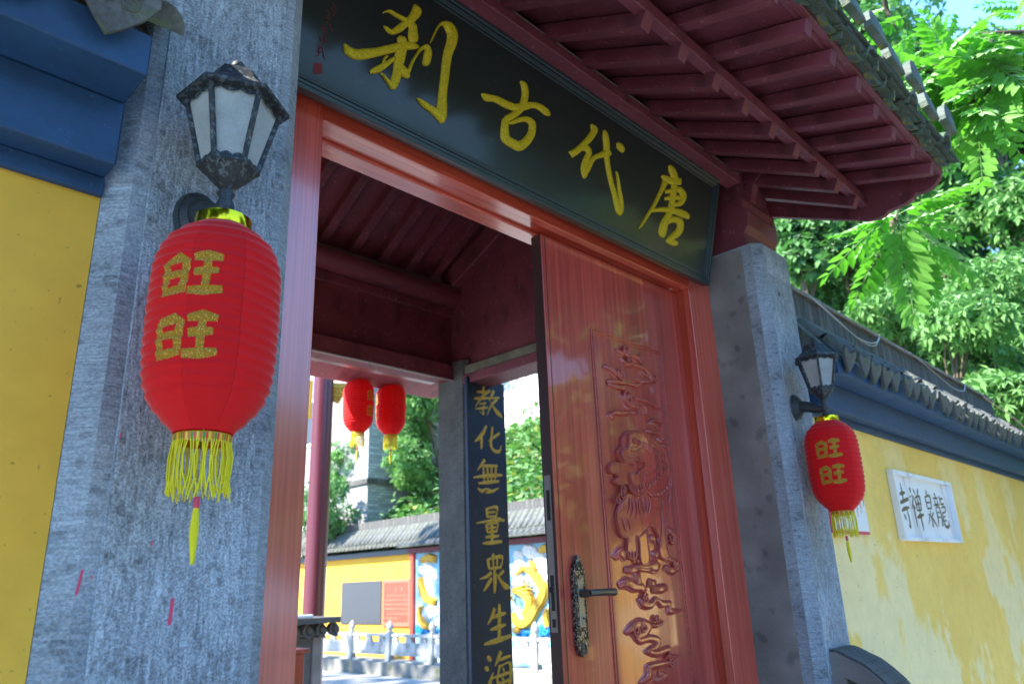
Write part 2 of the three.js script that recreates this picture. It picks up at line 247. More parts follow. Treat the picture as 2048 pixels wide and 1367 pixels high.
const TR={"cha":[[[1028,331,1027,334],[1047,344,1047,353],[1066,344,1070,356],[1095,344,1100,359],[1115,344,1124,363],[1124,335,1148,358],[1125,319,1157,338],[1131,299,1163,318],[1141,294,1160,307]],[[1127,414,1135,420],[1124,396,1160,408],[1115,369,1141,364],[1101,347,1120,338],[1081,320,1099,308],[1066,301,1071,285],[1058,299,1052,286],[1040,299,1038,295]],[[924,181,926,184],[933,158,946,183],[965,154,966,187],[998,170,988,200],[1031,194,1021,219],[1069,222,1057,245],[1106,251,1095,273],[1136,270,1131,294],[1158,283,1158,300],[1170,293,1170,299]],[[1090,286,1099,299],[1093,276,1120,299],[1092,259,1129,275],[1092,232,1130,245],[1093,206,1128,219],[1096,181,1128,190],[1092,152,1123,157],[1091,131,1117,137],[1100,125,1108,127]],[[1109,142,1099,126],[1088,147,1081,138],[1070,154,1066,149],[1058,160,1055,155]],[[1023,138,1018,144],[1043,148,1030,162],[1067,173,1052,184],[1088,204,1076,211],[1101,224,1092,229]],[[1061,188,1055,186],[1063,203,1057,204],[1073,216,1066,219]],[[1095,200,1105,216],[1114,185,1134,215],[1137,181,1151,201],[1150,183,1155,188]],[[1153,198,1140,196],[1155,217,1145,216],[1160,242,1152,242],[1172,274,1165,275],[1185,294,1175,299],[1193,299,1199,320],[1192,292,1218,306],[1192,268,1220,278],[1194,253,1216,260],[1201,249,1208,251]],[[1209,329,1207,328],[1216,357,1213,357],[1227,389,1222,389],[1243,407,1237,418],[1254,401,1273,433],[1265,390,1302,417],[1268,368,1308,382],[1263,326,1298,336],[1264,287,1296,299],[1267,245,1298,256],[1268,206,1299,217],[1270,170,1303,183],[1271,140,1310,156],[1277,112,1313,128],[1293,101,1305,106]],[[1306,143,1288,106],[1274,141,1262,115],[1249,141,1239,120],[1220,143,1211,126],[1194,142,1192,139]]],"gu":[[[1437,265,1441,272],[1455,251,1462,278],[1500,265,1506,290],[1547,266,1555,295],[1593,275,1592,302],[1638,296,1628,322],[1681,324,1679,347],[1711,328,1723,354],[1737,324,1754,349],[1762,330,1767,337]],[[1598,386,1603,393],[1607,373,1630,391],[1616,348,1646,361],[1613,318,1644,324],[1604,293,1632,289],[1580,264,1603,253],[1552,237,1577,229],[1545,213,1570,215]],[[1543,225,1572,236],[1544,187,1578,202],[1554,152,1587,181],[1595,144,1611,180],[1646,149,1632,181],[1688,193,1652,200],[1705,240,1670,233],[1696,278,1668,257],[1657,282,1653,260],[1617,262,1626,247],[1586,236,1593,225],[1571,224,1573,218]]],"dai":[[[1987,393,1996,401],[1994,377,2031,392],[1982,350,2016,349],[1950,306,1978,299],[1915,267,1942,256],[1885,242,1911,227]],[[1952,272,1949,292],[1977,281,1990,309],[1983,278,2014,290],[1974,254,2007,260],[1965,220,2003,230],[1972,191,2006,204],[1987,175,1999,179]],[[2006,193,1974,191],[2022,234,1994,234],[2039,268,2017,275],[2081,295,2063,312],[2112,315,2107,341],[2126,320,2134,333]],[[2065,402,2076,409],[2067,376,2097,392],[2078,345,2112,360],[2089,307,2116,319],[2108,265,2132,277],[2137,215,2161,227],[2168,171,2194,184],[2188,135,2217,150],[2207,112,2239,132],[2231,107,2242,115]],[[2246,118,2218,111],[2244,157,2218,147],[2216,209,2198,201],[2192,250,2182,245],[2175,277,2170,274]],[[2154,385,2164,394],[2161,369,2189,394],[2178,362,2206,383],[2195,361,2204,366]]],"tang":[[[2517,429,2532,440],[2530,403,2574,432],[2556,382,2599,405],[2568,360,2610,379]],[[2473,363,2483,377],[2505,353,2521,384],[2566,359,2569,393],[2630,384,2622,413]],[[2490,357,2530,362],[2482,326,2513,329],[2464,282,2486,283],[2438,227,2457,227],[2399,165,2415,164],[2373,120,2384,119],[2359,96,2364,95]],[[2518,302,2510,316],[2566,321,2555,341],[2614,343,2627,372],[2631,332,2677,350],[2623,306,2656,299],[2580,284,2594,267]],[[2518,272,2512,284],[2569,290,2563,311],[2648,318,2644,339]],[[2424,186,2419,197],[2504,215,2499,236],[2590,236,2594,265],[2664,243,2681,280],[2714,251,2726,270]],[[2555,377,2595,390],[2557,322,2597,333],[2553,266,2592,274],[2544,228,2585,232],[2509,171,2561,177],[2502,121,2555,133],[2522,106,2542,112]],[[2559,175,2539,192],[2602,200,2597,228],[2631,202,2671,231],[2629,182,2680,186],[2598,150,2643,142],[2561,105,2621,128],[2631,101,2638,128],[2656,121,2643,128]]],"insc":[[[868,275,870,277],[878,270,881,271],[866,259,869,260],[881,256,884,258],[877,241,879,241]],[[857,249,859,251],[865,241,868,242],[864,227,867,228]],[[858,225,858,227],[870,228,873,230],[864,213,866,215],[879,212,879,214]],[[871,213,873,215],[887,197,889,199]],[[851,190,851,193],[868,191,870,194],[862,175,864,177],[875,179,875,181]],[[853,204,855,205],[859,183,862,184]],[[848,168,850,170],[857,155,859,158],[869,164,871,166],[863,149,865,148]],[[865,171,867,172],[873,153,876,155]],[[847,130,847,132],[860,138,863,140],[852,120,855,122],[867,125,867,127]],[[851,142,853,143],[858,113,860,114],[847,107,848,105]],[[865,140,867,141],[872,119,874,121],[880,108,882,110]],[[860,125,859,128],[874,133,874,135]]],"seal":[[849,87],[873,97],[880,70],[853,55]],"clouds":[[[2317,1954,2326,1963],[2346,1938,2359,1959],[2390,1941,2407,1974],[2435,1941,2452,1962],[2478,1932,2502,1966],[2524,1943,2530,1952]],[[2347,1928,2364,1936],[2365,1899,2383,1916],[2420,1901,2428,1922],[2469,1906,2481,1924],[2510,1899,2533,1920],[2529,1886,2566,1903],[2533,1873,2574,1872],[2520,1864,2524,1848],[2486,1858,2482,1846]],[[2470,1892,2484,1903],[2510,1876,2524,1890],[2539,1873,2551,1892]],[[2558,1898,2578,1912],[2581,1887,2609,1895],[2569,1862,2593,1863]],[[2225,1865,2235,1879],[2257,1859,2274,1878],[2289,1849,2307,1868],[2319,1837,2344,1871],[2367,1846,2374,1858]],[[2248,1802,2247,1818],[2291,1810,2295,1830],[2346,1816,2352,1830],[2391,1820,2396,1832],[2454,1820,2451,1838],[2488,1852,2460,1843],[2453,1859,2441,1844],[2416,1859,2412,1854]],[[2248,1797,2258,1811],[2306,1791,2316,1808],[2362,1792,2374,1809],[2385,1783,2419,1801],[2381,1786,2409,1764],[2327,1766,2372,1759],[2355,1733,2382,1756],[2411,1727,2431,1749],[2447,1721,2464,1738]],[[2424,1767,2428,1776],[2476,1764,2485,1778],[2528,1757,2544,1774],[2571,1749,2583,1760],[2601,1750,2605,1755]],[[2334,1730,2349,1739],[2356,1711,2374,1722],[2377,1714,2385,1703],[2320,1707,2318,1688],[2274,1701,2279,1687],[2231,1674,2268,1677],[2260,1657,2277,1667]],[[2384,1704,2387,1715],[2431,1708,2422,1716],[2461,1743,2456,1749],[2478,1733,2501,1747],[2484,1725,2504,1722],[2466,1716,2469,1711]],[[2499,1675,2493,1681],[2540,1689,2538,1705],[2572,1688,2582,1705],[2610,1691,2616,1700]],[[2531,1673,2551,1688],[2553,1665,2573,1680]],[[2494,1676,2506,1692],[2531,1671,2550,1689],[2566,1659,2575,1678],[2605,1676,2593,1687]],[[2473,1642,2479,1652],[2519,1636,2530,1655],[2568,1636,2586,1654],[2590,1627,2623,1634],[2583,1620,2581,1605],[2559,1629,2545,1619]],[[2585,1599,2608,1611],[2607,1587,2625,1596]],[[2221,1148,2195,1163],[2241,1159,2249,1196],[2266,1144,2301,1163]],[[2262,1108,2264,1125],[2308,1103,2303,1129],[2348,1111,2344,1137],[2402,1110,2403,1137],[2454,1106,2469,1150],[2477,1108,2502,1128]],[[2228,1053,2216,1073],[2265,1055,2272,1091],[2301,1043,2324,1074],[2346,1041,2372,1066],[2373,1032,2396,1042]],[[2312,1109,2360,1113],[2320,1078,2359,1082],[2340,1052,2363,1055]],[[2396,1057,2408,1083],[2454,1053,2464,1075]],[[2421,1034,2425,1060],[2483,1031,2479,1060],[2535,1042,2524,1064]],[[2512,1114,2528,1131],[2571,1095,2571,1125],[2636,1125,2592,1128],[2599,1154,2573,1137],[2545,1168,2526,1151]],[[2431,1162,2438,1181],[2454,1159,2483,1180],[2467,1148,2498,1158]],[[2560,1264,2586,1277],[2590,1240,2638,1249],[2586,1229,2605,1211],[2567,1233,2555,1220]],[[2420,1204,2403,1213],[2451,1219,2455,1245],[2468,1205,2490,1213]],[[2324,1013,2352,1024],[2353,984,2379,1008],[2421,983,2407,1005],[2440,1001,2443,1020],[2470,980,2490,1002],[2514,981,2547,998],[2515,956,2538,977],[2616,960,2617,969]],[[2250,898,2232,909],[2290,908,2264,931],[2332,917,2333,949],[2350,914,2406,922],[2336,909,2366,887],[2284,898,2322,880],[2313,866,2319,884],[2377,868,2381,891],[2415,861,2453,872],[2400,856,2428,838],[2344,838,2386,839],[2418,814,2418,837],[2494,823,2511,844],[2460,804,2487,821],[2567,801,2568,809]],[[2384,921,2389,931],[2436,912,2433,926],[2484,930,2463,931],[2443,948,2434,942]],[[2308,734,2295,745],[2380,751,2340,768],[2378,775,2349,793],[2424,776,2416,799],[2489,782,2483,797],[2519,788,2513,798]],[[2408,746,2422,771],[2437,754,2480,746],[2387,741,2418,719]],[[2310,676,2294,695],[2391,688,2372,712],[2445,699,2449,719],[2477,679,2508,696]]],"mane":[[2270,1540],[2302,1568],[2310,1595],[2342,1621],[2387,1635],[2451,1631],[2493,1612],[2526,1592],[2565,1578],[2597,1545],[2602,1512],[2615,1466],[2604,1436],[2561,1401],[2506,1378],[2457,1387],[2426,1405],[2375,1388],[2339,1402],[2310,1428],[2268,1420],[2233,1428],[2262,1444],[2255,1457],[2211,1464],[2213,1480],[2251,1497],[2288,1497],[2277,1519]],"face":[[2289,1545],[2329,1563],[2340,1609],[2371,1622],[2445,1624],[2466,1600],[2481,1566],[2495,1527],[2490,1497],[2457,1478],[2427,1475],[2402,1440],[2351,1422],[2329,1432],[2329,1462],[2366,1457],[2388,1478],[2430,1498],[2423,1515],[2394,1515],[2371,1522],[2349,1503],[2326,1506],[2294,1509],[2282,1527]],"body":[[2310,1385],[2239,1314],[2241,1261],[2258,1233],[2291,1228],[2282,1184],[2287,1160],[2334,1160],[2345,1235],[2360,1231],[2365,1138],[2414,1142],[2419,1254],[2456,1278],[2480,1260],[2495,1232],[2492,1171],[2516,1154],[2552,1160],[2544,1197],[2546,1265],[2577,1339],[2602,1419],[2507,1379],[2442,1400],[2372,1377]],"curls":[[2506,1566,16],[2535,1554,17],[2575,1540,18],[2510,1528,17],[2544,1517,18],[2585,1508,17],[2511,1499,16],[2555,1485,19],[2481,1445,18],[2524,1460,18],[2444,1428,17],[2398,1417,16],[2363,1404,15],[2331,1410,15],[2280,1407,17],[2274,1382,17],[2240,1362,16],[2371,1590,14],[2396,1589,13],[2390,1958,28],[2485,1950,24],[2408,1925,21],[2332,1858,27],[2371,1763,34],[2574,1882,20],[2373,1015,20],[2584,1229,22],[2597,1131,23],[2298,910,22],[2346,920,22],[2499,791,18],[2434,940,16]],"beads":[[2465,1390,8],[2488,1394,8],[2511,1397,9],[2535,1403,9],[2558,1413,8],[2578,1426,9],[2597,1441,8]],"ridges":[[[2423,1406,2429,1409],[2459,1382,2464,1387],[2511,1377,2511,1382],[2568,1394,2562,1398],[2606,1426,2598,1428],[2619,1453,2613,1453]],[[2455,1405,2456,1408],[2516,1406,2515,1409],[2575,1433,2569,1435],[2611,1483,2606,1484]],[[2417,1589,2428,1596],[2439,1568,2466,1583],[2470,1550,2488,1559]],[[2334,1551,2336,1553],[2360,1547,2360,1551],[2403,1563,2400,1566],[2413,1570,2411,1572]],[[2306,1388,2312,1386],[2278,1360,2287,1358],[2252,1335,2261,1333],[2235,1314,2242,1312]],[[2344,1557,2341,1559],[2363,1567,2363,1570],[2386,1566,2388,1569]],[[2366,1531,2369,1534],[2388,1524,2393,1528],[2411,1513,2416,1517],[2427,1508,2437,1511],[2421,1495,2429,1495]],[[2350,1500,2357,1500],[2346,1486,2352,1486]],[[2304,1524,2307,1530],[2338,1519,2338,1530],[2360,1533,2356,1536]],[[2317,1377,2322,1377],[2314,1350,2321,1350],[2295,1309,2301,1309]],[[2333,1375,2338,1375],[2336,1343,2344,1343],[2317,1299,2323,1299]],[[2354,1373,2358,1374],[2359,1338,2367,1339],[2348,1295,2355,1295]],[[2376,1377,2380,1378],[2373,1339,2381,1339],[2383,1304,2389,1305]],[[2400,1381,2405,1382],[2400,1345,2408,1346],[2412,1307,2419,1308]],[[2427,1383,2432,1383],[2421,1341,2429,1341],[2401,1302,2408,1302]],[[2453,1373,2461,1373],[2440,1342,2450,1342],[2426,1317,2436,1316]],[[2535,1377,2542,1378],[2532,1352,2541,1352],[2523,1323,2531,1323]],[[2595,1410,2603,1409],[2580,1380,2591,1380],[2573,1359,2580,1359]],[[2484,1346,2486,1348],[2504,1340,2505,1344],[2526,1346,2525,1348]],[[2477,1317,2479,1319],[2499,1312,2500,1316],[2521,1318,2520,1320]],[[2320,1117,2323,1124],[2351,1111,2355,1124],[2392,1108,2393,1121],[2432,1113,2429,1125]],[[2329,1152,2340,1154],[2329,1144,2346,1149],[2343,1136,2353,1139]],[[2285,1182,2291,1183],[2290,1169,2297,1169],[2286,1154,2292,1153]],[[2308,1182,2314,1183],[2309,1169,2317,1169],[2306,1153,2312,1153]],[[2327,1180,2334,1180],[2326,1169,2334,1169],[2322,1156,2328,1155]],[[2266,1298,2272,1299],[2268,1271,2277,1273],[2282,1249,2288,1250]],[[2297,1299,2303,1301],[2303,1272,2313,1273],[2306,1252,2312,1253]],[[2413,1263,2419,1260],[2384,1245,2392,1240],[2355,1233,2360,1228]],[[2533,1328,2544,1328],[2511,1264,2527,1264],[2496,1193,2508,1193]]]};
const CP = [[3.084, 3.337, 2.295, 2.094], [3.088, 3.32, 2.039, 1.868], [3.071, 3.32, 1.822, 1.615], [3.088, 3.328, 1.54, 1.316], [3.105, 3.352, 1.26, 1.031], [3.13, 3.349, 0.975, 0.758], [3.131, 3.352, 0.715, 0.503]];
// ---------------------------------------------------------------- ground
{
  struct('street_ground', box(-60, 60, -0.62, -0.5, 0.9, 60), M.street);
  struct('gate_floor', box(0.30, 3.46, -0.6, 0, -2.9, 0.30), M.pave);
  for (let i = 0; i < 3; i++) struct('gate_step', box(0.75, 3.04, -0.62, -0.12 - i * 0.125, 0.302 + i * 0.2, 0.502 + i * 0.2, 0.006), M.stoneS);
  struct('courtyard_ground', box(-25, 60, -0.72, -0.585, -60, -0.15), M.pave);
}
// ---------------------------------------------------------------- stone pillars
function pillar(name, label, x0, x1, y1, z0, z1, ch, group) {
  const o = thing(name, label, 'pillar', [(x0 + x1) / 2, -0.1, (z0 + z1) / 2], group);
  const w = (x1 - x0) / 2, d = (z1 - z0) / 2, H = y1 + 0.1;
  const sh = new THREE.Shape([[-w, -d + ch], [-w + ch, -d], [w - ch, -d], [w, -d + ch], [w, d - ch], [w - ch, d], [-w + ch, d], [-w, d - ch]].map(([a, b]) => new THREE.Vector2(a, -b)));
  const g = new THREE.ExtrudeGeometry(sh, { depth: H, bevelEnabled: false }); g.rotateX(-Math.PI / 2); g.computeVertexNormals();
  return { o, w, d, H, ch, g: uvm(g, 1, x0) };
}
{
  const red = (x, y, w, h, lean) => extrude([[x - w / 2, y], [x + w / 2, y + h * 0.04], [x + w / 2 + lean, y + h], [x - w / 2 + lean, y + h * 0.94]], 0.0008);
  const L = pillar('stone_pillar', 'tooled grey stone pillar with red paint marks beside the saturated yellow wall', 0.349, 0.723, 2.55, -0.12, 0.272, 0.038);
  mesh('shaft', L.g, M.stoneH, L.o);
  for (const [a, b] of [[0.002, 1.805], [1.832, L.H - 0.002]]) mesh('front_face', uvm(new RoundedBoxGeometry(2 * L.w - 2 * L.ch - 0.05, b - a, 0.012, 1, 0.0025).translate(0.004, (a + b) / 2, L.d - 0.003), 1, 0.13), M.stoneV, L.o);
  mesh('mortar_joint', uvm(new RoundedBoxGeometry(2 * L.w - 2 * L.ch - 0.05, 0.034, 0.010, 1, 0.003).translate(0.004, 1.8185, L.d - 0.004), 1, 0.3), M.stoneH, L.o);
  const px = (x) => x - 0.536, py = (y) => y + 0.1, zf = L.d + 0.0032;
  for (const [x, y, w, h, l] of [[0.535, 1.036, 0.0055, 0.044, 0.0015], [0.492, 1.163, 0.002, 0.009, 0.001], [0.407, 1.110, 0.0015, 0.008, 0], [0.422, 1.338, 0.002, 0.009, 0.001]]) mesh('paint_mark', red(px(x), py(y), w, h, l).translate(0, 0, zf), M.pinkTrim, L.o);
  mesh('paint_mark', red(px(0.3895), py(1.088), 0.004, 0.04, 0.004).translate(0, 0, L.d - 0.0004), M.pinkTrim, L.o);
  const R = pillar('stone_pillar', 'tooled grey stone pillar between the carved door and the yellow sign wall', 3.048, 3.385, 2.55, -0.12, 0.272, 0.038);
  mesh('shaft', R.g, M.stoneH, R.o);
  mesh('front_face', uvm(new RoundedBoxGeometry(2 * R.w - 2 * R.ch - 0.012, 2.5, 0.010, 1, 0.003).translate(0.004, 1.25, R.d - 0.002), 1, 0.4), M.stoneV, R.o);
  mesh('front_face', uvm(new RoundedBoxGeometry(2 * R.w - 2 * R.ch - 0.012, 0.14, 0.010, 1, 0.003).translate(0.004, 2.575, R.d - 0.002), 1, 0.9), M.stoneV, R.o);
  mesh('side_face', uvm(new RoundedBoxGeometry(0.008, 2.64, 2 * R.d - 0.16, 1, 0.003).translate(-R.w, 1.32, -0.005), 1, 0.2), M.stoneS, R.o);
  for (const [x, y] of [[-0.03, 2.42], [0.06, 1.9]]) mesh('nail_hole', new THREE.SphereGeometry(0.008, 8, 6).scale(0.7, 1.2, 0.5).translate(x, y, R.d + 0.003), M.black, R.o);
  const nail = (y, z) => mesh('iron_nail', tube([V(-R.w + 0.01, y, z), V(-R.w - 0.03, y + 0.002, z + 0.004), V(-R.w - 0.062, y - 0.004, z + 0.01)], 0.004, 6, 6), M.iron, R.o);
  nail(2.05, -0.10); nail(1.52, -0.12);
  // rear pillars of the gatehouse
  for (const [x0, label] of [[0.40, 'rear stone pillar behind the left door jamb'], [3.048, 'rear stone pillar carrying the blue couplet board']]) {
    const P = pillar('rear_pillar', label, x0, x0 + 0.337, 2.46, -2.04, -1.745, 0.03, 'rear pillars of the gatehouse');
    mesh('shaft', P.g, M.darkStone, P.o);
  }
}
// ---------------------------------------------------------------- door frame and leaves
{
  const o = thing('door_frame', 'glossy red wooden door frame below the black name plaque', 'door frame', [1.89, 0, 0]);
  const B = (a, b, c, d, e, f, r = 0.003) => box(a - 1.89, b - 1.89, c, d, e, f, r);
  mesh('jamb', B(0.7235, 0.934, 0.001, 2.47, -0.035, 0), M.frame, o);
  mesh('jamb', B(2.854, 3.047, 0.001, 2.47, -0.035, 0), M.frame, o);
  mesh('inner_jamb', B(0.7235, 0.918, 0.001, 2.40, -0.16, -0.036), M.frame, o);
  mesh('inner_jamb', B(2.868, 3.047, 0.001, 2.40, -0.16, -0.036), M.frame, o);
  mesh('head', B(0.9345, 2.8535, 2.344, 2.47, -0.035, -0.001), M.frameH, o);
  mesh('head_stop', B(0.9185, 2.8675, 2.352, 2.40, -0.088, -0.037, 0.002), M.frameH, o);
  mesh('head_lining', B(0.9185, 2.8675, 2.338, 2.40, -0.16, -0.092, 0.003), M.frameH, o);
  mesh('threshold', B(0.9345, 2.8535, 0.001, 0.09, -0.12, -0.002, 0.008), M.frameH, o);
  mesh('infill_panel', B(0.7235, 3.047, 2.471, 3.30, -0.10, -0.055), M.maroon, o);
}
function doorLeaf(name, label, rich) {
  const o = thing(name, label, 'door', [0, 0, 0]);                   // hinge line at x = 0, the leaf reaching towards -x, outer face at z = 0
  const X0 = -0.938, X1 = -0.004, H0 = 0.10, H1 = 2.335;
  mesh('panel', box(X0, X1, H0, H1, -0.05, 0, 0.0025), M.door, o);
  mesh('lock_edge', box(X0 - 0.0012, X0 + 0.0006, H0 + 0.004, H1 - 0.004, -0.048, -0.003), M.doorEdge, o);
  mesh('edge_groove', box(X0 + 0.0195, X0 + 0.0225, H0 + 0.01, H1 - 0.01, -0.004, 0.0006), M.black, o);
  if (!rich) return o;
  const off = 2.845, sx = (x) => x / 1000 - off;
  const mv = (g) => g.translate(-off, 0, 0);
  const rows = (s) => s.map((r) => [r[0] / 1000, r[1] / 1000, r[2] / 1000, r[3] / 1000]);
  // moulded edge of the sunk field
  const fx0 = 2.172 - off, fx1 = 2.656 - off, fy1 = 2.013, fy0 = 0.30;
  for (const [w, k] of [[0, 0.008], [0.013, 0.006]]) {
    const a = fx0 + w, b = fx1 - w, t = fy1 - w, q = fy0 + w;
    mesh('moulding', [bar(V(a, q, 0.001), V(a, t, 0.001), k, k, 0.002), bar(V(b, q, 0.001), V(b, t, 0.001), k, k, 0.002), bar(V(a, t, 0.0012), V(b, t, 0.0012), k, k, 0.002), bar(V(a, q, 0.0012), V(b, q, 0.0012), k, k, 0.002)], M.door, o);
  }
  for (const s of TR.clouds) {
    const r = rows(s), wide = r.map((q) => { const cx = (q[0] + q[2]) / 2, cy = (q[1] + q[3]) / 2, f = 1.35; return [cx + (q[0] - cx) * f, cy + (q[1] - cy) * f, cx + (q[2] - cx) * f, cy + (q[3] - cy) * f]; });
    const c = mesh('cloud_relief', [mv(stroke(wide, 0.005, 0, 3)), mv(stroke(r, 0.012, 0, 3))], M.door, o);
  }
  const P = (p) => rounded(p.map(([x, y]) => [x / 1000 - off, y / 1000]));
  const lion = mesh('lion_relief', [extrude(P(TR.body), 0.007, 0.006).translate(0, 0, -0.002), extrude(P(TR.mane), 0.009, 0.006).translate(0, 0, -0.001), extrude(P(TR.face), 0.012, 0.006).translate(0, 0, 0.005)], M.door, o);
  const ring = (p, w, up) => { const q = [...p, p[0], p[1]].map(([x, y]) => [x, y, w]); return stroke(inkRows(q), 0.004, up, 2); };
  mesh('outline', [ring(P(TR.face), 0.006, 0.0225), ring(P(TR.mane), 0.006, 0.0135), ring(P(TR.body), 0.006, 0.0105)], M.door, lion);
  mesh('curls', TR.curls.map(([x, y, r], i) => spiral(sx(x), y / 1000, r / 1000, r / 2200, 0.0065, i < 17 ? 0.0135 : i < 19 ? 0.0225 : 0.0085, 1.7, i % 2 ? 1 : -1)), M.door, lion);
  mesh('carved_lines', TR.ridges.map((s, i) => mv(stroke(rows(s), 0.0065, [1, 1, 1, 1, 0, 1, 1, 1, 1][i] ? (i < 2 ? 0.0135 : 0.0222) : 0.0105, 3))), M.door, lion);
  mesh('collar_beads', TR.beads.map(([x, y, r]) => new THREE.SphereGeometry(r / 1000, 8, 6).scale(1, 1, 0.6).translate(sx(x), y / 1000, 0.0145)), M.door, lion);
  mesh('eye', new THREE.SphereGeometry(0.009, 10, 8).scale(1.2, 1, 0.5).translate(sx(2433), 1.573, 0.0245), M.door, lion);
  // handle: long cast plate, lever, keyhole
  const hx = 1.994 - off, plate = mesh('handle', [extrude([[-0.027, -0.11], [-0.022, -0.135], [-0.012, -0.15], [0, -0.156], [0.012, -0.15], [0.022, -0.135], [0.027, -0.11], [0.027, 0.10], [0.02, 0.122], [0.011, 0.132], [0.009, 0.145], [0, 0.153], [-0.009, 0.145], [-0.011, 0.132], [-0.02, 0.122], [-0.027, 0.10]], 0.012, 0.003)], M.bronze, o);
  plate.position.set(hx, 1.01, 0.002);
  const beads = []; for (let i = 0; i < 26; i++) for (const s of [-1, 1]) beads.push(new THREE.SphereGeometry(0.0028, 6, 4).translate(s * 0.0235, -0.1 + i * 0.0078, 0.0155));
  for (let i = 0; i < 14; i++) { const a = i / 14 * 6.283; beads.push(new THREE.SphereGeometry(0.0035, 6, 4).translate(0.012 * Math.cos(a), -0.133 + 0.014 * Math.sin(a), 0.0155), new THREE.SphereGeometry(0.0035, 6, 4).translate(0.012 * Math.cos(a), 0.122 + 0.013 * Math.sin(a), 0.0155)); }
  mesh('beading', beads, M.bronze, plate);
  mesh('inlay', new RoundedBoxGeometry(0.028, 0.15, 0.004, 1, 0.0018).translate(0, 0.005, 0.0155), M.steel, plate);
  mesh('lever', [new THREE.CylinderGeometry(0.011, 0.014, 0.042, 14).rotateX(Math.PI / 2).translate(0.002, 0.035, 0.034), taperTube([V(0.0, 0.035, 0.052), V(0.03, 0.036, 0.057), V(0.08, 0.036, 0.057), V(0.13, 0.035, 0.056)], 0.0105, 0.0125, 12, 20), new THREE.SphereGeometry(0.0128, 12, 8).scale(0.5, 1, 1).translate(0.131, 0.035, 0.056)], M.bronze, plate);
  mesh('keyhole', [new RoundedBoxGeometry(0.012, 0.032, 0.008, 1, 0.004).translate(0.002, -0.047, 0.0165)], M.steel, plate);
  mesh('key_slot', new THREE.SphereGeometry(0.004, 8, 6).translate(0.002, -0.042, 0.02), M.black, plate);
  const lock = mesh('lock_plate', box(X0 - 0.0032, X0 - 0.0005, 0.93, 1.43, -0.040, -0.012), M.steel, o);
  for (const [y0, y1] of [[1.28, 1.38], [1.07, 1.105], [0.995, 1.05], [0.945, 0.97]]) mesh('bolt_slot', box(X0 - 0.0042, X0 - 0.001, y0, y1, -0.033, -0.019), M.black, lock);
  mesh('latch', new THREE.SphereGeometry(0.009, 8, 6).scale(1, 1.2, 0.8).translate(X0 - 0.004, 1.06, -0.03), M.black, lock);
  return o;
}
{
  const a = doorLeaf('door_leaf', 'closed red wooden door leaf carved with a lion and clouds', true); a.position.set(2.845, 0, -0.06);
  const b = doorLeaf('door_leaf', 'plain back of the open door leaf swung inside behind the left jamb', false); b.position.set(0.94, 0, -0.10); b.rotation.y = -Math.PI / 2;
}
// ---------------------------------------------------------------- plaque over the door
{
  const o = thing('name_plaque', 'black lacquered plaque with four large gold brush characters over the door', 'plaque', [1.835, 2.36, 0.06]);
  o.rotation.x = Math.atan2(0.124, 0.498);
  const X0 = 0.735 - 1.835, X1 = 2.932 - 1.835, H = 0.513;
  mesh('board', box(X0 + 0.01, X1 - 0.01, 0.01, H - 0.01, -0.03, -0.004), M.plaque, o);
  const ring = (inset, w, z0, z1, r) => [['bottom', box(X0 + inset, X1 - inset, inset, inset + w, z0, z1, r)], ['top', box(X0 + inset, X1 - inset, H - inset - w, H - inset, z0, z1, r)], ['left', box(X0 + inset, X0 + inset + w, inset + w, H - inset - w, z0, z1 - 0.0004, r)], ['right', box(X1 - inset - w, X1 - inset, inset + w, H - inset - w, z0, z1 - 0.0004, r)]];
  const a = ring(0, 0.016, -0.034, 0.006, 0.004), b = ring(0.0165, 0.012, -0.03, 0.002, 0.003), c = ring(0.029, 0.008, -0.03, 0.0035, 0.003), d = ring(0.0375, 0.009, -0.03, -0.0005, 0.002);
  for (let i = 0; i < 4; i++) mesh('frame_rail', [a[i][1], b[i][1], c[i][1], d[i][1]], M.plaqueFrame, o);
  const rows = (s) => s.map((r) => [r[0] / 1000 - 1.835, r[1] / 1000, r[2] / 1000 - 1.835, r[3] / 1000]);
  for (const k of ['cha', 'gu', 'dai', 'tang']) mesh('character', TR[k].map((s, i) => stroke(rows(s), 0.009 + i * 0.0002, -0.0045, 4)), M.gold, o);
  mesh('inscription', TR.insc.map((s, i) => stroke(rows(s), 0.002 + i * 0.0001, -0.0042, 3)), M.redInk, o);
  mesh('seal', extrude(TR.seal.map(([x, y]) => [x / 1000 - 1.835, y / 1000]), 0.0012).translate(0, 0, -0.0045), M.redInk, o);
}
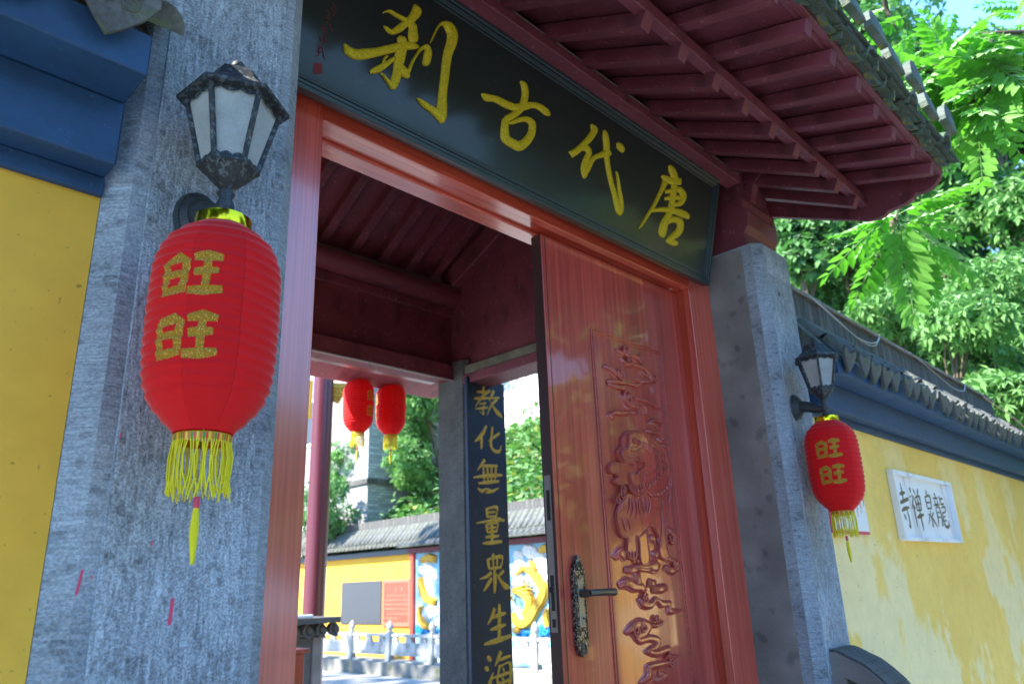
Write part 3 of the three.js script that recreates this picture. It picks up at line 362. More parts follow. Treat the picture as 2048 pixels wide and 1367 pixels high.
// ---------------------------------------------------------------- gate roof: rafters, boards, barge boards, tiles
{
  const o = thing('gate_roof', 'maroon timber gate roof with exposed rafters and grey tiled eaves', 'roof', [1.89, 2.5, 0]);
  const put = (name, g, m, par) => mesh(name, (Array.isArray(g) ? join(g) : g).translate(-1.89, -2.5, 0), m, par || o);
  const RZ = -1.03, fy = (z) => 2.691 + 0.52 * (0.632 - z), by = (z) => 3.03 + 0.57 * (z + 1.95), ry = fy(RZ);
  const xs = []; for (let k = -7; k <= 8; k++) xs.push(1.665 + 0.213 * k);
  for (const x of xs) {
    const j = rr(-0.004, 0.004);
    put('rafter', bar(V(x + j, fy(0.632) + 0.028, 0.632), V(x, ry + 0.03, RZ), 0.046, 0.052, 0.003), M.maroon);
    put('flying_rafter', bar(V(x + j, 2.745 + rr(-0.004, 0.004), 0.955 + rr(-0.01, 0.01)), V(x + j, 2.913, 0.40), 0.046, 0.050, 0.003), M.maroon);
    put('rear_rafter', bar(V(x, by(-2.5) + 0.03, -2.5), V(x, by(RZ) + 0.03, RZ), 0.055, 0.06, 0.003), M.maroon);
  }
  const XL = 0.02, XR = 3.518;
  const slab = (y0, z0, y1, z1, t, dy) => bar(V((XL + XR) / 2, y0 + dy, z0), V((XL + XR) / 2, y1 + dy, z1), XR - XL, t);
  put('eave_boarding', slab(fy(0.62), 0.62, ry, RZ, 0.016, 0.073), M.maroon);
  put('flying_eave_boarding', slab(2.745, 0.955, 2.913, 0.40, 0.014, 0.041), M.maroon);
  put('rear_boarding', slab(by(-2.5), -2.5, by(RZ), RZ, 0.016, 0.073), M.maroon);
  put('eave_batten', box(XL, XR, 2.752, 2.806, 0.600, 0.640, 0.004), M.maroon);
  put('eave_fascia', box(XL, XR, 2.782, 2.806, 0.930, 0.975, 0.003), M.maroon);
  put('eave_purlin', box(0.60, 3.03, 2.858, 2.905, 0.168, 0.240, 0.004), M.maroon);
  put('dust_strip', box(0.60, 3.03, 2.9055, 2.909, 0.20, 0.2405), M.dusty);
  put('ridge_beam', new THREE.CylinderGeometry(0.08, 0.08, XR - XL, 14).rotateZ(Math.PI / 2).translate((XL + XR) / 2, ry - 0.06, RZ), M.maroon);
  // barge boards with the scalloped tail
  const barge = [[RZ, ry - 0.12], [0.144, 2.893], [0.62, 2.686], [0.672, 2.678], [0.70, 2.683], [0.715, 2.698], [0.755, 2.700], [0.80, 2.706], [0.836, 2.722], [0.842, 2.735], [0.885, 2.730], [0.925, 2.742], [0.955, 2.772], [0.968, 2.82], [0.955, 2.845], [0.62, 2.93], [RZ, ry + 0.13]];
  const bg = () => extrude(barge.map(([z, y]) => [-z, y]), 0.026, 0.003).rotateY(Math.PI / 2);
  put('barge_board', bg().translate(3.521, 0, 0), M.maroon);
  put('barge_board', bg().translate(-0.012, 0, 0), M.maroon);
  const rb = [[RZ, ry - 0.1], [RZ, ry + 0.13], [-2.56, by(-2.56) + 0.13], [-2.58, by(-2.58) - 0.03]];
  for (const x of [3.521, -0.012]) put('rear_barge_board', extrude(rb.map(([z, y]) => [-z, y]), 0.026, 0.003).rotateY(Math.PI / 2).translate(x, 0, 0), M.maroon);
  // rear eaves seen through the doorway
  put('rear_soffit', bar(V(1.77, 2.60, -2.06), V(1.77, 2.447, -2.62), 3.50, 0.012), M.soffit);
  put('rear_fascia', box(XL, XR, 2.45, 2.60, -2.66, -2.628, 0.003), M.soffit);
  // tiles: a long row of cover tiles, an eave cover tile with its upright lip, and stacked pan tiles between
  const ey = (z) => 2.865 + 0.34 * (0.99 - z);
  const half = (r, L, seg = 10, a0 = 0, a1 = Math.PI) => { const s = []; for (let i = 0; i <= seg; i++) { const a = a0 + (a1 - a0) * i / seg; s.push([r * Math.cos(a), r * Math.sin(a)]); } for (let i = seg; i >= 0; i--) { const a = a0 + (a1 - a0) * i / seg; s.push([(r - 0.014) * Math.cos(a), (r - 0.014) * Math.sin(a)]); } return extrude(s, L); };
  const disc = []; for (let i = 0; i <= 12; i++) { const a = -0.25 + (Math.PI + 0.5) * i / 12; disc.push([0.078 * Math.cos(a), 0.078 * Math.sin(a)]); }
  const cover = half(0.062, 0.24), lip = extrude(disc, 0.022, 0.004), pan = half(0.105, 0.16, 8, Math.PI * 1.2, Math.PI * 1.8);
  const rowG = half(0.062, 1, 8);
  for (let k = 0; k < 17; k++) {
    const x = 0.05 + k * 0.205 + rr(-0.014, 0.014), e = rr(-0.02, 0.016), tl = rr(-0.12, 0.12);
    const at = (g, dx, y, z, s = 1, ro = 0) => { const q = g.clone(); q.rotateZ(ro); q.rotateX(0.30); q.translate(x + dx, y, z); return q; };
    put('cover_tile', at(cover, 0, 2.866 + e, 0.80 + e, 1, tl), M.tileMoss);
    put('eave_tile_lip', lip.clone().rotateZ(tl).rotateX(-0.05 + e * 4).translate(x, 2.906 + e * 0.5, 1.046 + e * 0.6), M.tileMoss);
    for (let q = 0; q < 4; q++) { const w = rr(0.19, 0.225); if (x + q * 0.05 > 3.44) continue; put('edge_tile', new RoundedBoxGeometry(w, 0.0125, 0.10, 1, 0.003).rotateZ(rr(-0.03, 0.03)).rotateX(0.25).translate(x + q * 0.05 + rr(-0.03, 0.03), 2.812 + q * 0.0145 + rr(-0.002, 0.002), 0.972 + q * 0.008 + rr(-0.016, 0.014)), M.tileMoss); }
    for (let q = 0; q < 3; q++) put('pan_tile', at(pan, 0.1025 + rr(-0.006, 0.006), 2.925 + q * 0.0175 + rr(-0.002, 0.002), 0.870 - q * 0.018 + rr(-0.015, 0.015), 1, rr(-0.05, 0.05)), M.tileMoss);
    const L0 = Math.hypot(0.80 - RZ, 0.52 * (0.8 - RZ));
    const r1 = rowG.clone().scale(1, 1, L0).translate(0, 0, -L0).rotateX(Math.atan(0.50)); r1.translate(x, 2.93, 0.80); put('tile_row', r1, M.tile);
    const L2 = Math.hypot(1.6, 0.57 * 1.6); const r2 = rowG.clone().scale(1, 1, L2).rotateX(0); r2.translate(0, 0, -L2).rotateX(-Math.atan(0.57)); r2.translate(x, ry + 0.14, RZ); put('tile_row', r2, M.tile);
  }
  const dry = []; for (let i = 0; i < 170; i++) { const k = Math.floor(rnd() * 9), x = 3.5 - Math.pow(rnd(), 0.8) * 3.2, p = V(x, 2.865 + rr(-0.02, 0.02), 0.99 + rr(-0.02, 0.03)), d = V(rr(-1, 1), rr(-0.9, 1), rr(0, 0.8)).normalize().multiplyScalar(rr(0.02, 0.06)); dry.push(tube([p, p.clone().addScaledVector(d, 0.6).add(V(0, 0.004, 0)), p.clone().add(d)], 0.0011, 3, 3)); }
  put('dry_moss', dry, M.dusty).userData.kind = 'stuff';
  put('roof_bed', [bar(V(1.77, 2.848, 0.985), V(1.77, 3.03, 0.45), 3.5, 0.03), bar(V(1.77, 3.03, 0.46), V(1.77, ry + 0.15, RZ), 3.5, 0.05), bar(V(1.77, ry + 0.14, RZ), V(1.77, by(-2.62) + 0.14, -2.62), 3.5, 0.05)], M.tileMoss);
  put('roof_ridge', box(-0.02, 3.56, ry + 0.12, ry + 0.36, RZ - 0.09, RZ + 0.09, 0.01), M.ridge);
}
// ---------------------------------------------------------------- timber on top of the front pillars and round the passage
{
  for (const [x0, label] of [[0.39, 'carved maroon timber bracket on top of the stone pillar above the left lamp'], [3.06, 'carved maroon timber bracket on the stone pillar at the plaque end']]) {
    const o = thing('timber_bracket', label, 'bracket', [x0, 2.551, 0]);
    mesh('post', box(0, 0.30, 0, 0.62, -0.10, 0.215, 0.006), M.maroon, o);
    mesh('cap_block', extrude([[-0.205, 0.06], [-0.232, 0.10], [-0.238, 0.17], [-0.215, 0.205], [-0.222, 0.24], [-0.205, 0.305], [-0.15, 0.315], [-0.10, 0.25], [-0.10, 0.06]], 0.30, 0.004).rotateY(Math.PI / 2).translate(0.0, 0, 0), M.maroon, o);
    const s = []; for (let i = 0; i <= 8; i++) { const t = i / 8; s.push(V(0.09, 0.255 + 0.17 * t + 0.02 * Math.sin(t * 3.1), 0.215 + 0.15 * t - 0.035 * Math.sin(t * 3.14))); }
    const g = []; for (let i = 0; i < 8; i++) g.push(bar(s[i], s[i + 1].clone().lerp(s[i], -0.06), 0.05, 0.05, 0.004)); mesh('curved_strut', g, M.maroon, o);
    mesh('leaf_carving', extrude([[0, 0.14], [0.035, 0.20], [0.02, 0.27], [-0.01, 0.24]], 0.02, 0.004).translate(0.305, 0, 0.20), M.maroon, o);
  }
  const o = thing('rear_frame', 'dark timber beams closing the back of the gate passage', 'beam', [1.89, 2.3, -1.9]);
  const put = (n, g, m) => mesh(n, (Array.isArray(g) ? join(g) : g).translate(-1.89, -2.3, 1.9), m, o);
  put('tie_beam', box(0.45, 3.36, 2.345, 2.445, -2.0, -1.86, 0.008), M.maroon);
  put('lower_rail', box(0.45, 3.05, 2.36, 2.43, -2.09, -2.02, 0.005), M.redGloss);
  put('back_panel', box(0.45, 3.36, 2.446, 2.86, -1.99, -1.945), M.maroon);
  put('panel_rail', box(0.45, 3.36, 2.80, 2.86, -1.944, -1.915, 0.006), M.maroon);
  put('rear_purlin', new THREE.CylinderGeometry(0.075, 0.075, 3.0, 18).rotateZ(Math.PI / 2).translate(1.90, 2.935, -1.90), M.maroon);
  put('purlin_dust', (() => { const g = new THREE.CylinderGeometry(0.0765, 0.0765, 2.98, 10, 1, true, 0.35, 1.1); return g.rotateZ(Math.PI / 2).translate(1.90, 2.935, -1.90); })(), M.dusty);
  put('conduit', tube([V(0.5, 2.338, -1.853), V(1.6, 2.337, -1.852), V(2.6, 2.338, -1.853), V(3.04, 2.336, -1.853)], 0.006, 6, 20), M.wire);
  for (const x of [2.395, 2.455]) put('hook', new THREE.TorusGeometry(0.008, 0.0025, 6, 12).translate(x, 2.322, -1.856), M.steel);
  for (const x of [3.05, 0.46]) {
    put('side_beam', box(x, x + 0.20, 2.30, 2.36, -1.86, -0.16, 0.006), M.maroon);
    put('side_beam_upper', box(x + 0.01, x + 0.19, 2.361, 2.42, -1.86, -0.16, 0.006), M.dusty);
    put('side_panel', extrude([[0.16, 2.42], [0.16, 2.98], [1.03, 3.38], [1.94, 2.98], [1.94, 2.42]], 0.05).rotateY(Math.PI / 2).translate(x + 0.05, 0, 0), M.maroon);
    put('gable_beam', bar(V(x + 0.02, 3.02, -1.93), V(x + 0.02, 3.38, -1.15), 0.09, 0.14, 0.01), M.maroon);
  }
}
// ---------------------------------------------------------------- brush characters: strokes in a unit square, y down, [x, y, width]
const b3 = (a, b, w0, w1, w2, bow = 0) => { const dx = b[0] - a[0], dy = b[1] - a[1]; return [[...a, w0], [a[0] + dx * 0.5 - dy * bow, a[1] + dy * 0.5 + dx * bow, w1], [...b, w2]]; };
const G = {
  jiao: [b3([.12, .24], [.55, .17], .06, .1, .07), b3([.36, .02], [.33, .4], .09, .09, .06), b3([.02, .47], [.56, .36], .07, .11, .06), b3([.58, .1], [.06, .74], .1, .09, .03, .06), [[.2, .62, .05], [.42, .56, .09], [.32, .7, .07], [.32, .92, .09], [.2, .86, .03]], b3([.06, .8], [.5, .68], .05, .09, .06), b3([.72, .08], [.54, .46], .12, .1, .03), b3([.62, .36], [.92, .28], .06, .09, .05), b3([.84, .34], [.46, .92], .1, .09, .03, .08), [[.58, .48, .04], [.72, .68, .1], [.86, .82, .16], [1.0, .92, .04]]],
  hua: [[[.45, .0, .1], [.32, .28, .15], [.14, .52, .14], [.0, .66, .05]], b3([.25, .4], [.24, .9], .12, .13, .07), b3([.95, .2], [.5, .58], .1, .11, .04), [[.68, .0, .1], [.62, .4, .13], [.6, .74, .13], [.72, .9, .14], [.92, .88, .12], [1.0, .66, .03]]],
  wu: [b3([.4, .0], [.14, .34], .1, .09, .03), b3([.24, .2], [.84, .14], .06, .1, .07), [[.0, .56, .05], [.3, .5, .1], [.7, .44, .12], [1.0, .4, .06]], b3([.16, .72], [.88, .6], .06, .11, .07), b3([.34, .24], [.36, .7], .08, .08, .06), b3([.48, .2], [.48, .68], .08, .08, .06), b3([.62, .18], [.6, .66], .08, .08, .06), b3([.78, .16], [.72, .64], .09, .08, .05), [[.14, .86, .05], [.26, .94, .11], [.46, .86, .07], [.6, .92, .1], [.86, .8, .04]], b3([.4, .98], [.62, .9], .04, .1, .04)],
  liang: [b3([.36, .06], [.38, .3], .09, .09, .07), [[.36, .07, .06], [.74, .02, .1], [.68, .28, .09]], b3([.4, .17], [.68, .14], .05, .07, .05), b3([.38, .29], [.7, .26], .06, .08, .06), [[.0, .46, .04], [.4, .4, .08], [.8, .34, .12], [1.0, .36, .05]], b3([.34, .48], [.37, .7], .08, .09, .06), [[.35, .49, .06], [.74, .44, .1], [.68, .68, .09]], b3([.4, .58], [.68, .55], .05, .07, .05), b3([.38, .69], [.7, .66], .06, .08, .05), b3([.53, .44], [.53, .95], .09, .1, .09), b3([.3, .82], [.78, .78], .06, .1, .06), [[.2, .98, .05], [.5, .96, .11], [.88, .92, .08]]],
  zhong: [b3([.5, .0], [.4, .12], .09, .09, .05), b3([.28, .12], [.32, .38], .08, .1, .06), [[.28, .14, .06], [.78, .08, .11], [.7, .36, .09]], b3([.46, .14], [.46, .34], .06, .07, .05), b3([.6, .12], [.58, .33], .06, .07, .05), b3([.32, .37], [.72, .34], .06, .08, .06), [[.5, .38, .1], [.5, .7, .12], [.48, .98, .06]], [[.4, .46, .1], [.24, .56, .09], [.0, .62, .03]], b3([.4, .6], [.12, .92], .1, .11, .03), [[.56, .5, .05], [.72, .7, .1], [.86, .82, .16], [1.02, .86, .05]], b3([.82, .42], [.6, .58], .08, .08, .03)],
  sheng: [[[.42, .1, .12], [.3, .32, .1], [.14, .5, .04]], b3([.3, .34], [.84, .24], .06, .12, .07), [[.6, .0, .1], [.58, .4, .13], [.55, .92, .12]], b3([.24, .64], [.82, .54], .06, .12, .07), [[.0, .98, .06], [.4, .93, .14], [1.0, .84, .1]]],
  hai: [b3([.1, .08], [.24, .22], .06, .14, .06), b3([.0, .34], [.14, .44], .06, .13, .05), [[.0, .98, .05], [.12, .82, .13], [.3, .5, .04]], b3([.6, .0], [.36, .36], .12, .11, .04), b3([.5, .22], [.96, .14], .06, .1, .06), [[.54, .34, .08], [.44, .78, .1], [.92, .74, .09]], [[.54, .38, .06], [.92, .32, .1], [.84, .94, .11], [.7, .9, .04]], [[.26, .64, .05], [.6, .6, .09], [1.02, .54, .07]], b3([.64, .42], [.7, .52], .05, .08, .05), b3([.6, .66], [.68, .76], .05, .08, .05)],
  // 龍 泉 禪 寺 and 旺
  long: [b3([.22, .0], [.3, .12], .07, .1, .05), b3([.05, .17], [.48, .14], .05, .09, .05), b3([.14, .22], [.18, .32], .06, .07, .04), b3([.4, .2], [.34, .32], .06, .07, .04), b3([.0, .37], [.52, .33], .06, .1, .05), [[.12, .44, .07], [.12, .8, .08], [.02, .98, .03]], [[.12, .45, .05], [.44, .42, .08], [.42, .96, .08], [.34, .92, .03]], b3([.16, .58], [.4, .56], .04, .06, .04), b3([.16, .72], [.4, .7], .04, .06, .04), b3([.62, .06], [.64, .3], .07, .08, .05), b3([.66, .16], [.92, .12], .05, .07, .04), b3([.6, .32], [.94, .28], .05, .08, .05), [[.62, .42, .06], [.94, .38, .08], [.9, .56, .06]], b3([.64, .56], [.92, .54], .05, .07, .05), [[.62, .56, .07], [.6, .9, .09], [.8, .98, .12], [1.0, .92, .08], [1.0, .78, .03]], b3([.68, .68], [.86, .66], .04, .06, .04), b3([.68, .8], [.86, .78], .04, .06, .04)],
  quan: [b3([.52, .0], [.42, .14], .1, .1, .03), b3([.24, .18], [.28, .52], .08, .1, .07), [[.24, .2, .07], [.78, .15, .14], [.72, .5, .12]], b3([.3, .34], [.7, .32], .05, .08, .05), b3([.28, .5], [.72, .48], .06, .09, .06), [[.5, .54, .09], [.5, .98, .1], [.4, .94, .03]], [[.14, .68, .05], [.38, .64, .1], [.08, .94, .03]], b3([.84, .58], [.62, .7], .08, .08, .03), [[.56, .68, .04], [.76, .84, .1], [1.0, .98, .05]]],
  chan: [b3([.14, .0], [.24, .12], .06, .1, .05), [[.0, .26, .05], [.36, .2, .1], [.04, .56, .04]], b3([.22, .38], [.22, 1.0], .08, .1, .04), b3([.24, .44], [.36, .54], .04, .08, .04), b3([.46, .02], [.6, .16], .05, .08, .05), b3([.92, .0], [.76, .16], .07, .08, .04), b3([.48, .24], [.5, .58], .08, .11, .07), [[.48, .25, .06], [.92, .2, .13], [.88, .56, .11]], b3([.54, .41], [.86, .38], .05, .09, .05), b3([.52, .57], [.88, .55], .06, .09, .06), b3([.7, .22], [.7, .6], .07, .08, .06), [[.36, .76, .06], [.7, .7, .16], [1.02, .66, .07]], b3([.7, .6], [.72, 1.08], .08, .09, .05)],
  si: [b3([.5, .0], [.5, .38], .07, .1, .12), b3([.24, .26], [.78, .2], .06, .16, .08), [[.0, .48, .06], [.3, .44, .13], [.98, .34, .14]], [[.14, .64, .08], [.5, .58, .15], [.92, .54, .08]], [[.68, .56, .06], [.7, .84, .09], [.66, 1.0, .1], [.52, .92, .02]], b3([.32, .7], [.42, .84], .05, .1, .05)],
  wang: [b3([.04, .18], [.06, .98], .15, .16, .14), [[.04, .2, .12], [.3, .12, .2], [.42, .2, .16], [.38, .92, .15]], b3([.1, .5], [.36, .48], .12, .14, .12), b3([.08, .9], [.38, .86], .12, .16, .12), [[.54, .12, .12], [.76, .06, .2], [.98, .1, .1]], b3([.56, .46], [.92, .4], .13, .17, .1), [[.48, .9, .14], [.74, .9, .18], [1.0, .84, .12]], b3([.76, .1], [.74, .9], .13, .14, .13)],
};
// geometry of a character set into a box: x from left, y from top, w by h, lying in the plane z = 0
function glyph(key, x, y, w, h, ht, bold = 1) {
  const k = Math.min(w, h) * bold;
  return G[key].map((s, i) => stroke(inkRows(s.map(([a, b, c]) => [x + a * w, y - b * h, c * k])), ht + i * 0.00012, 0, 3));
}
{
  const o = thing('couplet_board', 'tall dark blue couplet board with seven gold characters on the rear pillar', 'couplet', [3.225, 0, -1.742]);
  mesh('board', box(-0.193, 0.137, 0.02, 2.335, 0, 0.028, 0.004), M.couplet, o);
  const keys = ['jiao', 'hua', 'wu', 'liang', 'zhong', 'sheng', 'hai'];
  CP.forEach(([x0, x1, y1, y0], i) => { if (y0 > 0.02) mesh('character', glyph(keys[i], x0 - 3.225, y1, x1 - x0, y1 - y0, 0.004, 1.05).map((g) => g.translate(0, 0, 0.027)), M.goldFlat, o); });
}
// ---------------------------------------------------------------- wall lamps on the pillars
function lamp(label, x, y, turn) {
  const o = thing('wall_lamp', label, 'lamp', [x, y, 0.275]);
  const A = V(0, 0, 0.128);                                          // the lamp's axis
  const plate = mesh('wall_plate', [new THREE.CylinderGeometry(0.040, 0.044, 0.014, 28).scale(1, 1, 1.35).rotateX(Math.PI / 2).translate(0, 0.0, 0.007), new THREE.CylinderGeometry(0.028, 0.037, 0.014, 28).scale(1, 1, 1.35).rotateX(Math.PI / 2).translate(0, 0, 0.021)], M.iron, o);
  mesh('arm', [taperTube([V(0, 0, 0.026), V(0, -0.006, 0.055), V(0, -0.020, 0.085), V(0, -0.026, 0.110), V(0, -0.016, 0.128)], 0.027, 0.013, 12, 18), lathe([[0.004, -0.062], [0.012, -0.056], [0.013, -0.048], [0.008, -0.042], [0.015, -0.034], [0.017, -0.02], [0.011, -0.006], [0.016, 0.004], [0.010, 0.012], [0.014, 0.03]], 14).translate(0, 0, 0.128)], M.iron, o);
  const hex = (r, yy, k) => V(r * Math.cos(k * Math.PI / 3 + turn), yy, r * Math.sin(k * Math.PI / 3 + turn)).add(A);
  const loft = (prof, cap) => {
    const pos = [], tri = (a, b, c) => pos.push(a.x, a.y, a.z, b.x, b.y, b.z, c.x, c.y, c.z);
    for (let i = 0; i < prof.length - 1; i++) for (let k = 0; k < 6; k++) { const a = hex(...prof[i], k), b = hex(...prof[i], k + 1), c = hex(...prof[i + 1], k), d = hex(...prof[i + 1], k + 1); tri(a, c, b); tri(b, c, d); }
    if (cap) for (let k = 0; k < 6; k++) tri(hex(0, prof[0][1], 0), hex(...prof[0], k), hex(...prof[0], k + 1));
    const g = new THREE.BufferGeometry(); g.setAttribute('position', new THREE.Float32BufferAttribute(pos, 3)); g.computeVertexNormals(); return uvm(g);
  };
  mesh('cup', loft([[0.012, 0.012], [0.024, 0.022], [0.046, 0.046], [0.056, 0.052], [0.056, 0.060], [0.046, 0.060]], true), M.iron, o);
  for (let k = 0; k < 6; k++) {
    const a = hex(0.048, 0.060, k), b = hex(0.048, 0.060, k + 1), c = hex(0.080, 0.186, k), d = hex(0.080, 0.186, k + 1);
    const g = new THREE.BufferGeometry(); g.setAttribute('position', new THREE.Float32BufferAttribute([a, c, b, b, c, d].flatMap((q) => [q.x, q.y, q.z]), 3)); g.computeVertexNormals();
    mesh('pane', uvm(g), M.frost, o);
    const e = hex(0.0505, 0.056, k), f = hex(0.0835, 0.190, k); mesh('corner_bar', bar(e, f, 0.009, 0.009, 0.002), M.iron, o);
    // leaf-edged valance under the roof and above the cup
    for (const [r, yy, h] of [[0.0805, 0.187, -0.012], [0.0495, 0.058, 0.010]]) {
      const p = hex(r, yy, k), q = hex(r, yy, k + 1), pts = []; for (let i = 0; i <= 10; i++) pts.push([i / 10, h * (0.45 + 0.55 * Math.abs(Math.sin(i / 10 * Math.PI * 2.5)))]);
      const pos = []; for (let i = 0; i < 10; i++) { const u0 = p.clone().lerp(q, i / 10), u1 = p.clone().lerp(q, (i + 1) / 10), out = u0.clone().sub(A).setY(0).normalize().multiplyScalar(0.0022), d0 = u0.clone().add(V(0, pts[i][1], 0)).add(out), d1 = u1.clone().add(V(0, pts[i + 1][1], 0)).add(out); u0.add(out); u1.add(out); for (const w of h < 0 ? [d0, u0, d1, d1, u0, u1] : [u0, d0, u1, u1, d0, d1]) pos.push(w.x, w.y, w.z); }
      const vg = new THREE.BufferGeometry(); vg.setAttribute('position', new THREE.Float32BufferAttribute(pos, 3)); vg.computeVertexNormals(); mesh('valance', uvm(vg), M.iron, o);
    }
  }
  mesh('bulb_core', lathe([[0.001, 0.062], [0.012, 0.064], [0.013, 0.09], [0.02, 0.11], [0.018, 0.13], [0.001, 0.142]], 12).translate(A.x, 0, A.z), M.white, o);
  const roof = mesh('lamp_roof', loft([[0.078, 0.188], [0.101, 0.188], [0.102, 0.194], [0.082, 0.207], [0.062, 0.226], [0.051, 0.247], [0.046, 0.256], [0.030, 0.261], [0.012, 0.263]], true), M.iron, o);
  mesh('finial', lathe([[0.001, 0.262], [0.008, 0.264], [0.006, 0.272], [0.012, 0.279], [0.0125, 0.286], [0.008, 0.293], [0.001, 0.295]], 14).translate(A.x, 0, A.z), M.iron, roof);
}
lamp('black hexagonal wall lamp with frosted panes on the red-marked stone pillar', 0.507, 1.772, 0.42);
lamp('black hexagonal wall lamp with frosted panes on the pillar beside the carved door', 3.165, 1.775, 0.62);

// ---------------------------------------------------------------- red lanterns
const lanternMap = (() => {
  const W = 2048, Hh = 1024, c = document.createElement('canvas'); c.width = W; c.height = Hh; const x = c.getContext('2d');
  x.fillStyle = '#ea0611'; x.fillRect(0, 0, W, Hh);
  for (let i = 0; i < 2600; i++) { x.fillStyle = rnd() < 0.5 ? 'rgba(255,60,60,0.05)' : 'rgba(120,0,0,0.06)'; x.fillRect(rnd() * W, rnd() * Hh, rr(2, 60), rr(1, 5)); }
  for (let k = 0; k < 8; k++) { x.fillStyle = k % 2 ? 'rgba(255,60,60,0.10)' : 'rgba(150,0,10,0.10)'; x.fillRect(k * W / 8, 0, W / 8, Hh); x.fillStyle = 'rgba(120,0,8,0.5)'; x.fillRect(k * W / 8 - 2, 0, 3, Hh); }
  const put = (cx, cy, w, h) => {
    const draw = (grow, col) => {
      x.fillStyle = col; x.strokeStyle = col; x.lineJoin = 'round';
      for (const s of G.wang) {
        const r = inkRows(s.map(([a, b, q]) => [cx + (a - 0.5) * w, cy + (b - 0.5) * h, q * Math.min(w, h) * 1.16 + grow]));
        x.beginPath(); r.forEach((p, i) => (i ? x.lineTo(p[0], p[1]) : x.moveTo(p[0], p[1]))); [...r].reverse().forEach((p) => x.lineTo(p[2], p[3])); x.closePath(); x.fill(); x.lineWidth = 6; x.stroke();
      }
    };
    draw(0, '#b3891f');
    const all = x.getImageData(0, 0, W, Hh).data;
    for (let i = 0; i < 1600; i++) {                                  // glitter grains, kept on the gold
      const px = Math.floor(cx + rr(-0.62, 0.62) * w), py = Math.floor(cy + rr(-0.62, 0.62) * h);
      if (px >= 0 && px < W && all[(py * W + px) * 4 + 1] > 100) { x.fillStyle = ['#f5d94a', '#d9b52c', '#8a6512', '#fff3a0'][Math.floor(rnd() * 4)]; x.fillRect(px, py, 3, 3); }
    }
  };
  for (const u of [0.5, 0.0, 1.0]) for (const v of [0.35, 0.63]) put(u * W, v * Hh, W * 0.15, Hh * 0.20);
  const t = new THREE.CanvasTexture(c); t.colorSpace = THREE.SRGBColorSpace; t.wrapS = THREE.RepeatWrapping; t.magFilter = THREE.LinearFilter; return t;
})();
M.lantern = phys({ map: lanternMap, roughness: 0.95, specularIntensity: 0.7, transmission: 0.3, thickness: 0, side: THREE.DoubleSide });
M.ringBand = std({ map: (() => { const c = document.createElement('canvas'); c.width = 256; c.height = 32; const x = c.getContext('2d'); x.fillStyle = '#c9a21a'; x.fillRect(0, 0, 256, 32); for (let i = 0; i < 64; i++) { x.fillStyle = ['#1f8a3c', '#d3362a', '#e0c23a', '#c46a1e'][i % 4]; x.fillRect(i * 4, 9, 3, 14); } const t = new THREE.CanvasTexture(c); t.colorSpace = THREE.SRGBColorSpace; t.magFilter = THREE.LinearFilter; return t; })(), roughness: 0.4 });
